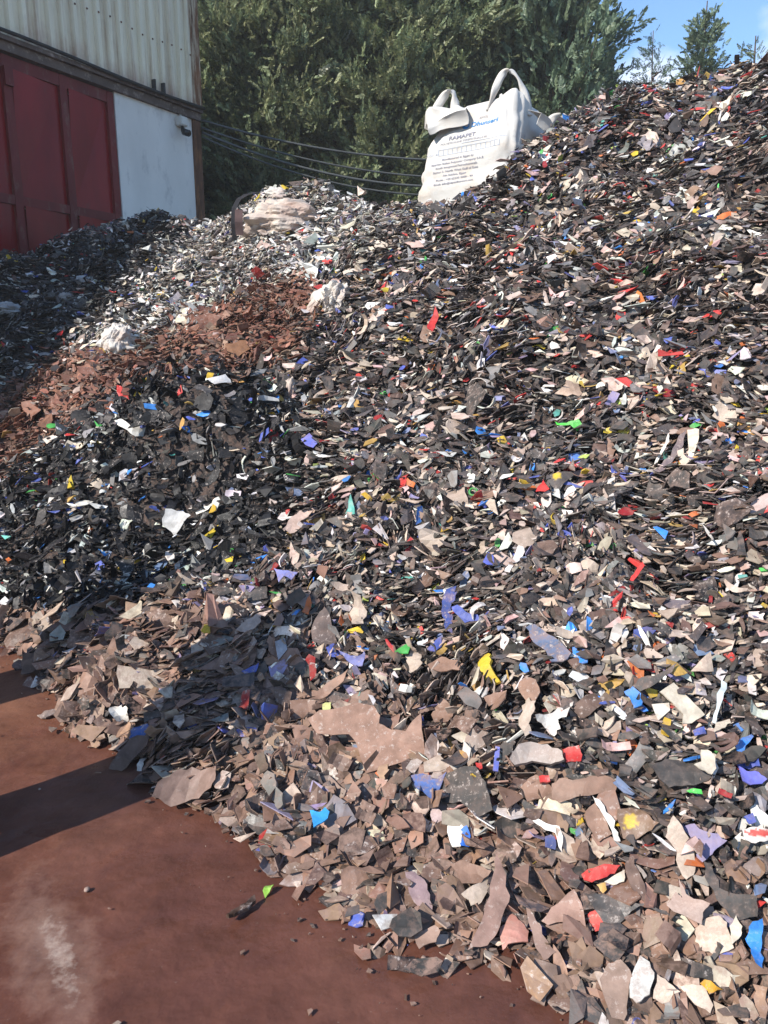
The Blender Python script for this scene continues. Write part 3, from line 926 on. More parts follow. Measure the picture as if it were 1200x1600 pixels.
 ('plastic_slab', 'brown', 'long sunlit brown blade just outside the shadow, above the largest notched brown slab', 'long sunlit brown blade', dict(lift=.08, wear=(.1,.5,.2)),
  [(485,1096),(505,1074),(528,1058),(547,1049),(538,1066),(516,1084),(500,1094)]),
 ('plastic_shard', 'lilac', 'lilac fish tail shaped shard beside the upright slab at the shadow tip', 'lilac fish tail shard', dict(lift=.07, tint=(.2,.21,.42)),
  [(530,1022),(548,1026),(562,1024),(569,1016),(570,1032),(567,1044),(548,1036)]),
 ('plastic_chip', 'lime', 'pale lime chip above the largest notched brown slab', 'pale lime chip', dict(lift=.06, tint=(.5,.55,.2)),
  [(503,1116),(504,1100),(518,1096),(516,1110)]),
 ('plastic_chip', 'yellow', 'small yellow chip in the mixed band left of the tan blade', None, dict(lift=.07),
  [(314,986),(320,976),(327,975),(328,990)]),
 ('plastic_chip', 'blue', 'deep blue folded chip above the curved dull red piece', 'deep blue folded chip', dict(lift=.07),
  [(378,1050),(390,1043),(405,1037),(401,1049),(386,1056)]),
 ('plastic_strip', 'red', 'slanting scarlet strip beside the yellow ring on the middle slope', 'slanting scarlet strip', dict(lift=.07, wear=(0,.4,0)),
  [(984,906),(993,892),(1004,877),(1007,884),(998,898),(989,908)]),
 ('plastic_strip', 'dark red', 'thin dark red sliver in the tangle of upright dark slivers', None, dict(lift=.08, tint=(.42,.03,.03)),
  [(600,992),(606,1000),(622,1020),(619,1025),(604,1006)]),
 ('plastic_film', 'charcoal', 'long dark curled film strip tapering to a thin point', 'long dark curled film strip', dict(lift=.07, wear=(.2,.3,.5), curl=2.5),
  [(912,1394),(938,1396),(975,1406),(1008,1412),(1040,1423),(1066,1435),(1030,1426),(1000,1416),(966,1444),(942,1440),(924,1412)]),
 ('plastic_strip', 'white', 'curved white arm like a wishbone above the large red tongue shaped piece', 'curved white arm', dict(lift=.07, jagged=.04, wear=(.4,.5,0)),
  [(833,1283),(842,1280),(858,1288),(874,1291),(880,1308),(878,1332),(872,1318),(868,1302),(852,1297)]),
 ('plastic_chip', 'navy', 'small dark blue upright chip under the curved white arm', None, dict(lift=.07, face=.7, tint=(.05,.07,.2)),
  [(852,1307),(860,1304),(867,1308),(868,1328),(852,1324)]),
 ('plastic_box', 'red', 'tiny bright red box shaped piece on the brown three sided slab', 'tiny red box piece', dict(lift=.07, thick=.02, wear=(0,.4,0)),
  [(842,1214),(858,1213),(860,1222),(844,1224)]),
 ('plastic_slab', 'brown', 'brown three sided slab under the tiny red box piece', None, dict(lift=.045),
  [(810,1226),(838,1212),(858,1225),(866,1244),(845,1248),(824,1254)]),
 ('plastic_slab', 'tan', 'tan lump like a rounded boulder, streaked white, beside the red squarish piece', 'streaked tan lump', dict(lift=.07, thick=.02, tint=(.42,.36,.32), wear=(.4,.6,.6)),
  [(799,1190),(812,1166),(830,1160),(856,1164),(880,1178),(884,1192),(862,1196),(832,1190),(806,1198)]),
 ('plastic_slab', 'ochre', 'folded brown sheet stained yellow in its middle', 'yellow stained brown sheet', dict(lift=.06, tint=(.22,.14,.09), curl=2, spots=[(984,1284,13,'yellow')]),
  [(965,1265),(985,1260),(1005,1268),(1030,1290),(1012,1300),(990,1312),(974,1310),(966,1285)]),
 ('plastic_strip', 'white', 'long white strip along a slab edge, uphill of the large red tongue', 'long white edge strip', dict(lift=.06),
  [(926,1242),(938,1250),(955,1275),(966,1300),(970,1314),(960,1314),(952,1290),(936,1262)]),
 ('plastic_slab', 'brown', 'tall brown slab with a straight side beside the long white edge strip', None, dict(lift=.05),
  [(915,1268),(930,1255),(944,1278),(956,1304),(936,1316),(918,1290)]),
 ('plastic_slab', 'brown', 'rounded brown plate above the crumpled white lumps', 'rounded brown plate', dict(lift=.07),
  [(810,1064),(822,1056),(836,1060),(843,1080),(836,1092),(820,1092),(810,1078)]),
 ('plastic_sheet', 'beige', 'lumpy white scrap hanging below the rounded brown plate', None, dict(lift=.07, curl=4, jagged=.12),
  [(814,1100),(826,1088),(837,1094),(834,1112),(826,1130),(830,1142),(820,1150),(810,1132)]),
 ('plastic_sheet', 'white', 'gnarled white scrap with a hole, uphill of the red squarish piece', 'gnarled white scrap', dict(lift=.07, curl=4, jagged=.14),
  [(838,1124),(856,1118),(872,1104),(896,1096),(888,1114),(872,1124),(876,1140),(866,1150),(852,1138)]),
 ('plastic_slab', 'brown', 'brown slab with an angular top just left of the bright yellow chunk', None, dict(lift=.06),
  [(668,1038),(690,1026),(708,1032),(728,1036),(716,1046),(690,1050),(672,1046)]),
 ('plastic_slab', 'grey', 'weathered grey plate in the brown drift below the bright yellow chunk', 'weathered grey plate', dict(lift=.06, tint=(.13,.12,.115)),
  [(714,1086),(728,1074),(744,1082),(754,1098),(748,1110),(730,1102)]),
 ('plastic_slab', 'brown', 'pair pointed brown plate directly below the bright yellow chunk', None, dict(lift=.06),
  [(756,1090),(772,1082),(792,1080),(780,1094),(764,1104)]),
 ('plastic_slab', 'tan', 'whitish worn slab with a point, downhill of the weathered grey plate', 'worn whitish slab', dict(lift=.06, tint=(.33,.27,.23), wear=(.6,.6,.8)),
  [(726,1166),(728,1150),(744,1136),(768,1140),(758,1160),(738,1182),(732,1198)]),
 ('plastic_clip', 'blue', 'narrow periwinkle clip standing up, with two cross bars', 'periwinkle clip', dict(lift=.08, face=.7, tint=(.13,.16,.5), jagged=0, thick=.008),
  [(770,1205),(774,1166),(781,1168),(780,1184),(776,1185),(775,1189),(780,1190),(778,1206)]),
 ('plastic_chip', 'red', 'small red chip left of the periwinkle clip', None, dict(lift=.06),
  [(743,1192),(752,1192),(754,1201),(746,1203)]),
 ('plastic_chip', 'green', 'vivid green torn chip on the rim of the big flat charcoal slab', 'vivid green chip', dict(lift=.07, tint=(.06,.42,.07)),
  [(1072,1236),(1084,1232),(1096,1234),(1098,1241),(1086,1240),(1078,1239)]),
 ('plastic_chip', 'blue', 'deep blue rectangular chip below the oblong cream board', 'deep blue rectangular chip', dict(lift=.07, jagged=.01),
  [(1083,1140),(1100,1135),(1104,1145),(1086,1150)]),
 ('plastic_shard', 'cream', 'cream strip under the deep blue rectangular chip', None, dict(lift=.06),
  [(1115,1146),(1118,1130),(1140,1124),(1142,1130),(1128,1138)]),
 ('plastic_label_scrap', 'white', 'white scrap printed with a red stripe at the edge of the heap', 'white scrap with red stripe', dict(lift=.06, spots=[(1184,1301,(24,6),'red')]),
  [(1160,1296),(1175,1292),(1200,1296),(1202,1312),(1180,1318),(1164,1312)]),
 ('plastic_shard', 'white', 'large clean white shard beside the white scrap with a red stripe', 'large clean white shard', dict(lift=.06, wear=(.05,.4,0)),
  [(1168,1258),(1178,1252),(1192,1268),(1204,1276),(1204,1294),(1182,1294),(1178,1276)]),
 ('plastic_shard', 'blue', 'bright blue scrap against the large clean white shard', None, dict(lift=.07),
  [(1162,1276),(1176,1270),(1182,1284),(1170,1288)]),
 ('plastic_slab', 'tan', 'grey brown oval slab below the white scrap with a red stripe', None, dict(lift=.05, tint=(.22,.17,.15)),
  [(1160,1350),(1178,1338),(1204,1334),(1206,1362),(1186,1368),(1168,1362)]),
 ('plastic_slab', 'charcoal', 'wide dark slab running up beside the sky blue torn bag piece', None, dict(lift=.05),
  [(1100,1350),(1112,1352),(1124,1388),(1150,1398),(1184,1398),(1184,1436),(1150,1440),(1126,1414),(1108,1384)]),
 ('plastic_shard', 'cream', 'cream teardrop shard between the large pale mottled plate and the blue bag piece', None, dict(lift=.06),
  [(1140,1448),(1150,1430),(1160,1448),(1158,1462),(1144,1476)]),
 ('plastic_chip', 'ochre', 'small mustard chip under the large red tongue shaped piece', None, dict(lift=.06),
  [(932,1382),(946,1378),(948,1390),(942,1396)]),
 ('plastic_shard', 'cream', 'cream chip showing under the tail of the large red tongue shaped piece', None, dict(lift=.045),
  [(944,1378),(960,1368),(976,1358),(975,1378),(958,1383)]),
 ('plastic_slab', 'dark brown', 'long brown plank running downhill right of the large red tongue shaped piece', None, dict(lift=.05),
  [(976,1350),(990,1340),(1000,1368),(1016,1410),(1004,1410),(984,1380)]),
 ('plastic_shard', 'brown', 'smooth brown shard lying flat at the toe with a rounded corner', None, dict(lift=.04, tint=(.27,.18,.14)),
  [(646,1464),(662,1458),(680,1450),(689,1460),(682,1476),(656,1488)]),
 ('plastic_slab', 'charcoal', 'dark grey slab with a black round hole, left of the streaked tan lump', None, dict(lift=.06),
  [(780,1166),(796,1150),(806,1160),(798,1176),(786,1192)]),
 ('plastic_shard', 'sky blue', 'sky blue stub in the tangle above the oblong cream board', None, dict(lift=.06),
  [(976,1082),(990,1074),(1002,1084),(1004,1104),(992,1108),(986,1094)]),
]


def spot(o, px, py, r, colour):
    """colour of its own on a part of a moulded piece."""
    me = o.data
    n = len(me.vertices)
    co = np.empty(n * 3); me.vertices.foreach_get('co', co)
    qx, qy, _ = project(co.reshape(-1, 3) + np.array(o.location))
    buf = np.empty(n * 4, dtype=np.float32)
    a = me.color_attributes['tint']; a.data.foreach_get('color', buf)
    buf = buf.reshape(-1, 4)
    rx, ry = r if isinstance(r, tuple) else (r, r)
    rag = np.random.default_rng(int(px)).uniform(.45, 1.25, len(qx))
    sel = ((qx - px) / rx) ** 2 + ((qy - py) / ry) ** 2 < rag
    buf[sel, :3] = PAL[colour]
    a.data.foreach_set('color', buf.ravel())


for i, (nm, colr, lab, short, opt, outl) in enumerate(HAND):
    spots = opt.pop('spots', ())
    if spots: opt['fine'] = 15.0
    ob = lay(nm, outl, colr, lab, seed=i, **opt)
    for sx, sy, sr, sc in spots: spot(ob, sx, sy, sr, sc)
    if short: LAND.append((np.mean([q[0] for q in outl]), np.mean([q[1] for q in outl]), short))

# moulded rings
def ring(px, py, rpx, colour, label, seed, tilt=0.5):
    p = hit(px, py)
    n = Vector(slope_n(p[0], p[1]))
    vw = Vector(CAM - p).normalized()
    nn = (n * 0.5 + vw * tilt).normalized()
    dep = project(p)[2][0]
    r = rpx * dep / F
    bm = bmesh.new()
    K, J = 20, 8
    rows = []
    for a in range(K):
        th = a / K * 2 * math.pi
        rows.append([bm.verts.new(((r + r * .3 * math.cos(b / J * 2 * math.pi)) * math.cos(th), (r + r * .3 * math.cos(b / J * 2 * math.pi)) * math.sin(th), r * .42 * math.sin(b / J * 2 * math.pi))) for b in range(J)])
    for a in range(K):
        for b in range(J):
            bm.faces.new((rows[a][b], rows[(a + 1) % K][b], rows[(a + 1) % K][(b + 1) % J], rows[a][(b + 1) % J]))
    o = from_bm('plastic_ring', bm, M_SCRAP, None, True)
    attr_mesh(o.data, np.tile([PAL[colour]], (len(o.data.vertices), 1)), np.tile([[.25, .45, .2]], (len(o.data.vertices), 1)))
    o.location = p + np.array(nn) * 0.035
    o.rotation_euler = nn.to_track_quat('Z', 'Y').to_euler()
    tag(o, label, 'plastic ring', GROUP)
    PLACED.append((px, py, rpx * 2.4))
ring(917, 939, 8, 'ochre', 'mustard yellow moulded ring below the slanting scarlet strip', 1)
ring(1014, 841, 4.5, 'ochre', 'small mustard ring beside the blue loop handled clip', 2)
ring(990, 849, 6.5, 'slate blue', 'steel blue moulded ring lying left of a small mustard ring', 3)
ring(740, 773, 6, 'green', 'green moulded ring on the middle of the mixed slope', 4)
ring(724, 731, 5, 'tan', 'tan moulded ring uphill of the green ring', 5)
LAND.append((917, 939, 'mustard yellow ring'))
LAND.append((740, 773, 'green moulded ring'))
LAND.append((990, 849, 'steel blue ring'))

# ---- the next largest pieces: shapes and places of their own, told apart by their neighbours
def shape_px(kind, cx, cy, L, ang, rnd):
    if kind == 'sliver': k, w = 6, rnd.uniform(.13, .22)
    elif kind == 'triangular': k, w = 3, rnd.uniform(.5, .85)
    elif kind == 'broad': k, w = 7, rnd.uniform(.62, .9)
    elif kind == 'square cut': k, w = 4, rnd.uniform(.45, .75)
    elif kind == 'curved': k, w = 0, rnd.uniform(.22, .34)
    else: k, w = 6, rnd.uniform(.32, .55)
    pts = []
    if kind == 'curved':
        n = 7
        arc = rnd.uniform(1.0, 1.8) * rnd.choice([-1, 1])
        for s, sg in ((range(n), 1), (range(n - 1, -1, -1), -1)):
            for i in s:
                t = i / (n - 1) - .5
                wv = w * L * .5 * (1 - 1.2 * abs(t)) * rnd.uniform(.85, 1.15)
                pts.append((t * L, (t * t - .1) * arc * L * .5 + sg * wv))
    elif kind == 'square cut':
        for a, b in ((-1, -1), (1, -1), (1, 1), (-1, 1)):
            pts.append((a * L / 2 * rnd.uniform(.82, 1), b * L * w / 2 * rnd.uniform(.75, 1)))
    else:
        for i in range(k):
            an = (i + rnd.uniform(-.3, .3)) / k * 2 * math.pi
            rr = rnd.uniform(.72, 1.0)
            pts.append((math.cos(an) * L / 2 * rr, math.sin(an) * L * w / 2 * rr))
    c, s = math.cos(ang), math.sin(ang)
    return [(cx + x * c - y * s, cy - (x * s + y * c)) for x, y in pts]


def direction(dx, dy):
    a = math.degrees(math.atan2(-dy, dx)) % 360
    return ['right of', 'up and right of', 'above', 'up and left of', 'left of', 'down and left of', 'below', 'down and right of'][int((a + 22.5) // 45) % 8]


def build_rest(total):
    rnd = np.random.default_rng(99)
    used = set()
    n_have = len(PLACED)
    done = 0
    tries = 0
    while done < total and tries < 30000:
        tries += 1
        cy = 1600 - 1020 * rnd.random() ** 1.5
        cx = rnd.uniform(5, 1195)
        p = hit(cx, cy)
        if p is None or height(p[0], p[1]) < 0.02: continue
        base = np.interp(cy, [560, 800, 1000, 1200, 1400, 1600], [34, 38, 46, 54, 66, 78])
        L = base * math.exp(rnd.normal(0, .22))
        if any(math.hypot(cx - a, cy - b) < .46 * (L + s) for a, b, s in PLACED): continue
        z = zone_of(p[None])[0]
        mx = MIXES[z]
        keys = [k for k in mx if k not in ('dark red',)]
        pr = np.array([mx[k] * (.2 if k in ('red', 'blue', 'sky blue', 'yellow', 'green', 'lime', 'teal', 'orange', 'lilac', 'white') else 1) for k in keys]); pr = pr / pr.sum()
        colr = rnd.choice(keys, p=pr)
        kind = rnd.choice(['sliver', 'triangular', 'broad', 'square cut', 'curved', 'jagged'], p=[.2, .12, .2, .14, .12, .22])
        if z == 'front' and kind == 'sliver' and rnd.random() < .5: kind = 'broad'
        noun = {'sliver': 'plastic sliver', 'broad': 'plastic plate'}.get(kind, 'plastic shard')
        adj = {'sliver': 'thin', 'jagged': 'jagged'}.get(kind, kind)
        lab = None
        for d, lx, ly, sh in sorted((math.hypot(cx - a, cy - b), a, b, s) for a, b, s in LAND)[:9]:
            t = f'{adj} {colr} {noun} {direction(cx - lx, cy - ly)} the {sh}'
            if t not in used and len(t.split()) <= 16:
                lab = t; break
        if lab is None: continue
        ang = rnd.normal(.35, .6) if rnd.random() < .75 else rnd.uniform(0, 3.14)
        o = lay(noun.replace(' ', '_'), shape_px(kind, cx, cy, L, ang, rnd), str(colr), lab, lift=rnd.uniform(.015, .05), face=rnd.uniform(.15, .5), wild=.2,
                seed=5000 + tries, curl=1.6, wear=(DUSTY[z] * rnd.uniform(.3, 1.1), rnd.uniform(.35, .62), rnd.uniform(0, .8)))
        if o is None: continue
        used.add(lab)
        done += 1
    print('individual pieces', n_have, done)
build_rest(300 - len(PLACED))

build_mass()
# ------------------------------------------------------------------ ground
def ground_material():
    m, nt, b = new_mat('wet_red_mud')
    co = coords(nt)
    n1 = noise_n(nt, co, 1.1, 8, 0.62)
    n2 = noise_n(nt, co, 7.0, 8, 0.65)
    c = ramp(nt, n1, [(0.30, (0.078, 0.029, 0.020)), (0.52, (0.115, 0.046, 0.031)), (0.72, (0.155, 0.068, 0.045))])
    c2 = ramp(nt, n2, [(0.3, (0.72, 0.70, 0.68)), (0.7, (1.25, 1.25, 1.25))])
    c = mix(nt, 1.0, c, c2, 'MULTIPLY')
    # more orange towards the far end of the toe, then a paler streaked patch
    tc = nt.nodes.new('ShaderNodeTexCoord')

    def patch(x, y, sx, sy, rot, lo, hi, sc, col, c):
        mp = nt.nodes.new('ShaderNodeMapping')
        mp.vector_type = 'TEXTURE'
        mp.inputs['Location'].default_value = (x, y, 0)
        mp.inputs['Rotation'].default_value = (0, 0, rot)
        mp.inputs['Scale'].default_value = (sx, sy, 1)
        nt.links.new(tc.outputs['Object'], mp.inputs[0])
        g = N(nt, 'ShaderNodeTexGradient', gradient_type='SPHERICAL')
        nt.links.new(mp.outputs[0], g.inputs[0])
        nn = noise_n(nt, co, sc, 9, 0.7)
        f = math_n(nt, 'ADD', math_n(nt, 'MULTIPLY', g.outputs[1], .9), math_n(nt, 'MULTIPLY', math_n(nt, 'SUBTRACT', nn, 0.5), 1.5))
        f = ramp(nt, f, [(lo, (0, 0, 0)), (hi, (1, 1, 1))])
        return mix(nt, f, c, col)
    c = patch(-2.3, 2.9, 1.5, 1.0, 0.5, 0.15, 0.7, 4, (0.19, 0.085, 0.050), c)
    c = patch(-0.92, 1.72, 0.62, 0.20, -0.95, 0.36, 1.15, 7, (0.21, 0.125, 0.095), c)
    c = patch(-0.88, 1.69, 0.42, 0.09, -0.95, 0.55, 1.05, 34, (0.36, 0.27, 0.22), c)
    # pale grit
    gr = ramp(nt, noise_n(nt, co, 85, 3, 0.6), [(0.71, (0, 0, 0)), (0.75, (1, 1, 1))])
    c = mix(nt, math_n(nt, 'MULTIPLY', gr, 0.35), c, (0.35, 0.27, 0.22))
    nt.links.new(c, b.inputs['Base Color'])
    r = ramp(nt, noise_n(nt, co, 2.6, 7, 0.6), [(0.35, (0.22, 0.22, 0.22)), (0.68, (0.55, 0.55, 0.55))])
    nt.links.new(r, b.inputs['Roughness'])
    b.inputs['Specular IOR Level'].default_value = .3
    h = math_n(nt, 'ADD', math_n(nt, 'MULTIPLY', noise_n(nt, co, 4, 5, 0.5), 1.6), math_n(nt, 'MULTIPLY', noise_n(nt, co, 30, 4, 0.5), 0.10))
    bump(nt, b, h, 0.55, 0.03)
    return m


def build_ground():
    bm = bmesh.new()
    xs = [-300, -60, -20, -8, -6] + [-4 + .1 * i for i in range(61)] + [3, 8, 20, 60, 300]
    ys = [-300, -60, -20, -5, -2, 0] + [0.6 + .1 * i for i in range(45)] + [8, 14, 24, 60, 300]
    vs = {}
    for i, x in enumerate(xs):
        for j, y in enumerate(ys):
            z = 0
            if -4 < x < 2.1 and .6 < y < 5:
                z = 0.010 * noise.fractal(Vector((x * 1.6, y * 1.6, 3)), 1, 2, 4)
            vs[i, j] = bm.verts.new((x, y, z - 0.004))
    for i in range(len(xs) - 1):
        for j in range(len(ys) - 1):
            bm.faces.new((vs[i, j], vs[i + 1, j], vs[i + 1, j + 1], vs[i, j + 1]))
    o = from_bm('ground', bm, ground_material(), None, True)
    tag(o, 'wet red brown mud ground of the yard', None, None, 'structure')


build_ground()

# loose things out on the mud
lay('leaf', [(411,1401),(415,1392),(424,1388),(428,1392),(421,1402),(414,1407)], 'lime', 'bright green torn leaf lying alone on the wet mud', lift=.012, face=.1, wild=.05, seed=801, tint=(.22,.42,.05), wear=(.1,.4,.4), curl=3)
tag(bpy.data.objects['leaf'], None, 'leaf'); del bpy.data.objects['leaf']['group']
lay('plastic_sliver', [(354,1438),(366,1429),(384,1421),(398,1411),(400,1416),(388,1427),(371,1435),(358,1442)], 'dark brown', 'dark muddy sliver lying alone on the mud near the green leaf', lift=.012, thick=.012, face=.1, wild=.05, seed=802, tint=(.05,.03,.022))
lay('plastic_sliver', [(686,1502),(712,1507),(734,1508),(738,1512),(720,1513),(700,1509)], 'brown', 'thin muddy sliver lying on the mud below the dagger shaped shard', lift=.008, face=.1, wild=.05, seed=803)
lay('plastic_sliver', [(58,1117),(76,1114),(102,1110),(110,1113),(88,1118),(64,1122)], 'grey', 'thin grey sliver lying on the mud at the far end of the toe', lift=.012, face=.1, wild=.05, seed=804, tint=(.25,.2,.18))
for i, (a, b_) in enumerate(((62, 1235), (662, 1500), (136, 1392))):
    p = on_ground(a, b_)
    bm = bmesh.new()
    bmesh.ops.create_icosphere(bm, subdivisions=2, radius=0.006 + .0015 * i)
    for v in bm.verts: v.co *= 1 + .25 * noise.noise(v.co * 90 + Vector((i * 9, 0, 0))); v.co.z *= .7
    o = from_bm('pebble', bm, simple_mat('pebble_stone', (0.30, 0.21, 0.17), .8, .3, 60), None, True)
    o.location = (p[0], p[1], 0.006)
    tag(o, ('pale pebble on the mud beside the dark edge of the long shadow', 'brown pebble on the mud just below the toe of shards', 'small pebble on the mud near the paler streaked patch')[i], 'pebble')

# ------------------------------------------------------------------ warehouse
def wall_at(px, py):
    """point where a line of sight meets the wall: metres from the corner along it, and height."""
    d = ray(px, py)
    nx = np.array([WN[0], WN[1], 0])
    t = np.dot(np.array([WC[0], WC[1], 0]) - CAM, nx) / np.dot(d, nx)
    p = CAM + d * t
    return float(np.dot(p[:2] - WC, WD)), float(p[2])


def streaks(name, base, rust, pitch, rough=0.55, amount=0.5, edge=None):
    m, nt, b = new_mat(name)
    co = coords(nt, (1, 1, 0.045))
    n = noise_n(nt, co, pitch, 6, 0.7)
    f = ramp(nt, n, [(0.47, (0, 0, 0)), (0.66, (1, 1, 1))])
    big = noise_n(nt, coords(nt), 1.1, 6, 0.65)
    f = math_n(nt, 'MULTIPLY', f, math_n(nt, 'MULTIPLY', ramp(nt, big, [(0.35, (0, 0, 0)), (0.65, (1, 1, 1))]), amount))
    c = mix(nt, f, ramp(nt, big, [(0.3, tuple(x * .86 for x in base)), (0.7, base)]), rust)
    if edge:
        # rust running down beside the corner and mud splashed along the lower lap
        sep = nt.nodes.new('ShaderNodeSeparateXYZ')
        tc = nt.nodes.new('ShaderNodeTexCoord')
        nt.links.new(tc.outputs['Object'], sep.inputs[0])
        mr = N(nt, 'ShaderNodeMapRange'); nt.links.new(sep.outputs[0], mr.inputs[0])
        mr.inputs[1].default_value = 0.0; mr.inputs[2].default_value = edge[0]; mr.inputs[3].default_value = 1; mr.inputs[4].default_value = 0
        n3 = noise_n(nt, coords(nt, (5, 5, 0.35)), 5, 8, .75)
        ef = ramp(nt, math_n(nt, 'MULTIPLY', mr.outputs[0], math_n(nt, 'ADD', n3, .35)), [(0.38, (0, 0, 0)), (0.62, (1, 1, 1))])
        c = mix(nt, ef, c, (0.20, 0.085, 0.035))
        mz = N(nt, 'ShaderNodeMapRange'); nt.links.new(sep.outputs[2], mz.inputs[0])
        mz.inputs[1].default_value = edge[1]; mz.inputs[2].default_value = edge[1] + .75; mz.inputs[3].default_value = 1; mz.inputs[4].default_value = 0
        n4 = noise_n(nt, coords(nt, (1, 1, .4)), 2.2, 8, .7)
        lf = ramp(nt, math_n(nt, 'MULTIPLY', mz.outputs[0], n4), [(0.30, (0, 0, 0)), (0.55, (1, 1, 1))])
        c = mix(nt, math_n(nt, 'MULTIPLY', lf, .6), c, (0.30, 0.12, 0.10))
    nt.links.new(c, b.inputs['Base Color'])
    b.inputs['Roughness'].default_value = rough
    b.inputs['Specular IOR Level'].default_value = .25
    bump(nt, b, noise_n(nt, coords(nt), 9, 5), .12, .01)
    return m


def build_warehouse():
    ang = math.atan2(WD[1], WD[0])
    root = empty('warehouse', (WC[0], WC[1], 0), ang)
    tag(root, 'warehouse of cream corrugated cladding over white plaster and a big red steel door', 'warehouse')
    LEN, DEP, TOP = 22.0, 14.0, 6.45
    z0 = wall_at(305, 168)[1]                    # lower edge of the cladding
    zt = z0 - 0.175                               # underside of the ledge
    jr = wall_at(178, 140)[0]                    # door jamb on the corner side
    m_plaster = simple_mat('white_plaster', (0.70, 0.675, 0.63), .8, .10, 1.6, .2, .006, (1, 1, .5), dirt=(.46, .44, .42), dirt_at=.60)
    m_clad = streaks('cream_cladding', (0.80, 0.73, 0.55), (0.27, 0.14, 0.07), 9.0, .5, .9, (0.30, z0))
    m_rust = simple_mat('rusty_steel', (0.10, 0.048, 0.030), .8, .5, 7, .4, .01, (1, 1, .25), dirt=(.22, .10, .045), dirt_at=.52)
    m_ledge = simple_mat('grimy_ledge', (0.115, 0.085, 0.072), .8, .35, 5, .3, .01, (1, 1, 1), dirt=(.30, .24, .21), dirt_at=.60)
    m_red = simple_mat('red_door_paint', (0.19, 0.005, 0.007), .30, .3, 2.2, .12, .006, (1, 1, .35), dirt=(.13, .03, .024), dirt_at=.64)
    m_red.node_tree.nodes['Principled BSDF'].inputs['Specular IOR Level'].default_value = .18
    m_redf = simple_mat('red_frame_paint', (0.135, 0.014, 0.013), .55, .25, 3.5, .15, .006, (1, 1, .4), dirt=(.17, .085, .065), dirt_at=.60)
    m_dark = simple_mat('dark_pipe', (0.035, 0.032, 0.030), .6, .3, 8)
    m_roof = simple_mat('grey_roof_sheet', (0.30, 0.30, 0.29), .5, .2, 3)
    # masonry shell: plaster pier between door and corner, gable, far walls
    bm = bmesh.new()
    box(bm, 0.092, jr, -0.30, 0.0, 0, zt)                       # pier seen beside the door
    from_bm('plaster_wall', bm, m_plaster, root)
    bm = bmesh.new()
    box(bm, 0.0, 0.25, -DEP, -0.31, 0, z0)                      # gable masonry
    box(bm, LEN - .25, LEN, -DEP, -0.31, 0, z0)
    box(bm, 9.2, LEN, -0.30, -0.002, 0, zt)
    box(bm, jr, 9.2, -0.62, -0.32, 0, zt)                       # darkness behind the door
    from_bm('block_wall', bm, m_plaster, root)
    # corner post
    bm = bmesh.new()
    box(bm, -0.06, 0.088, -0.30, 0.03, 0, zt - .004)
    from_bm('corner_post', bm, m_rust, root)
    # ledge beam under the cladding
    bm = bmesh.new()
    box(bm, -0.05, LEN, -0.34, 0.05, zt, z0 - 0.08)
    box(bm, -0.05, LEN, -0.30, 0.10, z0 - 0.078, z0 - 0.032)
    from_bm('ledge_beam', bm, m_ledge, root)
    # corrugated cladding, long side
    bm = bmesh.new()
    pitch, dep = 0.17, 0.055
    prof = []
    s = 0.0
    while s < LEN:
        prof += [(s, 0.02), (s + pitch * .52, 0.02), (s + pitch * .62, 0.02 + dep), (s + pitch * .90, 0.02 + dep)]
        s += pitch
    prof.append((s, 0.02))
    for (s0, a0), (s1, a1) in zip(prof, prof[1:]):
        v = [bm.verts.new(c) for c in ((s0, a0, z0 - .03), (s1, a1, z0 - .03), (s1, a1, TOP), (s0, a0, TOP))]
        bm.faces.new(v)
    # the sheet's thickness shows at its lower lap
    bmesh.ops.remove_doubles(bm, verts=bm.verts, dist=1e-5)
    cl = from_bm('cladding', bm, m_clad, root)
    md = cl.modifiers.new('t', 'SOLIDIFY'); md.thickness = 0.004
    # gable cladding
    bm = bmesh.new()
    box(bm, -0.02, 0.02, -DEP, 0.012, z0 - .03, TOP)
    box(bm, LEN - .02, LEN + .02, -DEP, 0.012, z0 - .03, TOP)
    gv = [bm.verts.new(c) for c in ((-.015, 0.0, TOP), (-.015, -DEP, TOP), (-.015, -DEP / 2, TOP + 1.5))]
    bm.faces.new(gv)
    gv = [bm.verts.new(c) for c in ((LEN + .015, 0.0, TOP), (LEN + .015, -DEP, TOP), (LEN + .015, -DEP / 2, TOP + 1.5))]
    bm.faces.new(gv)
    from_bm('gable_cladding', bm, m_clad, root)
    # rusty corner flashing over the cladding
    bm = bmesh.new()
    box(bm, -0.055, 0.105, -0.05, 0.085, z0 - 0.06, TOP)
    from_bm('corner_flashing', bm, simple_mat('rust_flashing', (0.17, 0.075, 0.035), .8, .5, 9, .3, .01, (1, 1, .12), dirt=(.46, .38, .27), dirt_at=.52), root)
    # fixing bolts in a row
    bm = bmesh.new()
    k = 0
    while k * pitch < 12:
        sx = k * pitch + pitch * .76
        for zz in (z0 + 0.62, z0 + 1.75):
            mt = Matrix.Translation((sx, 0.02 + dep + .004, zz + .02 * math.sin(k)))
            bmesh.ops.create_uvsphere(bm, u_segments=6, v_segments=4, radius=.012, matrix=mt)
        k += 1
    from_bm('bolts', bm, m_rust, root)
    # conduit running along the lap, with brackets
    bm = bmesh.new()
    pts = [(t, 0.125, z0 - 0.02 - 0.018 * math.sin(t * 1.7)) for t in np.linspace(-0.05, 14, 40)]
    tube(bm, pts, 0.022, 8)
    cd = from_bm('conduit', bm, m_dark, root, True)
    for px, py in ((230, 132), (245, 140)):
        sx = wall_at(px, py)[0]
        bm = bmesh.new()
        box(bm, sx - .012, sx + .012, .09, .15, z0 - .05, z0 + .10)
        from_bm('bracket', bm, m_dark, cd)
    # roof
    bm = bmesh.new()
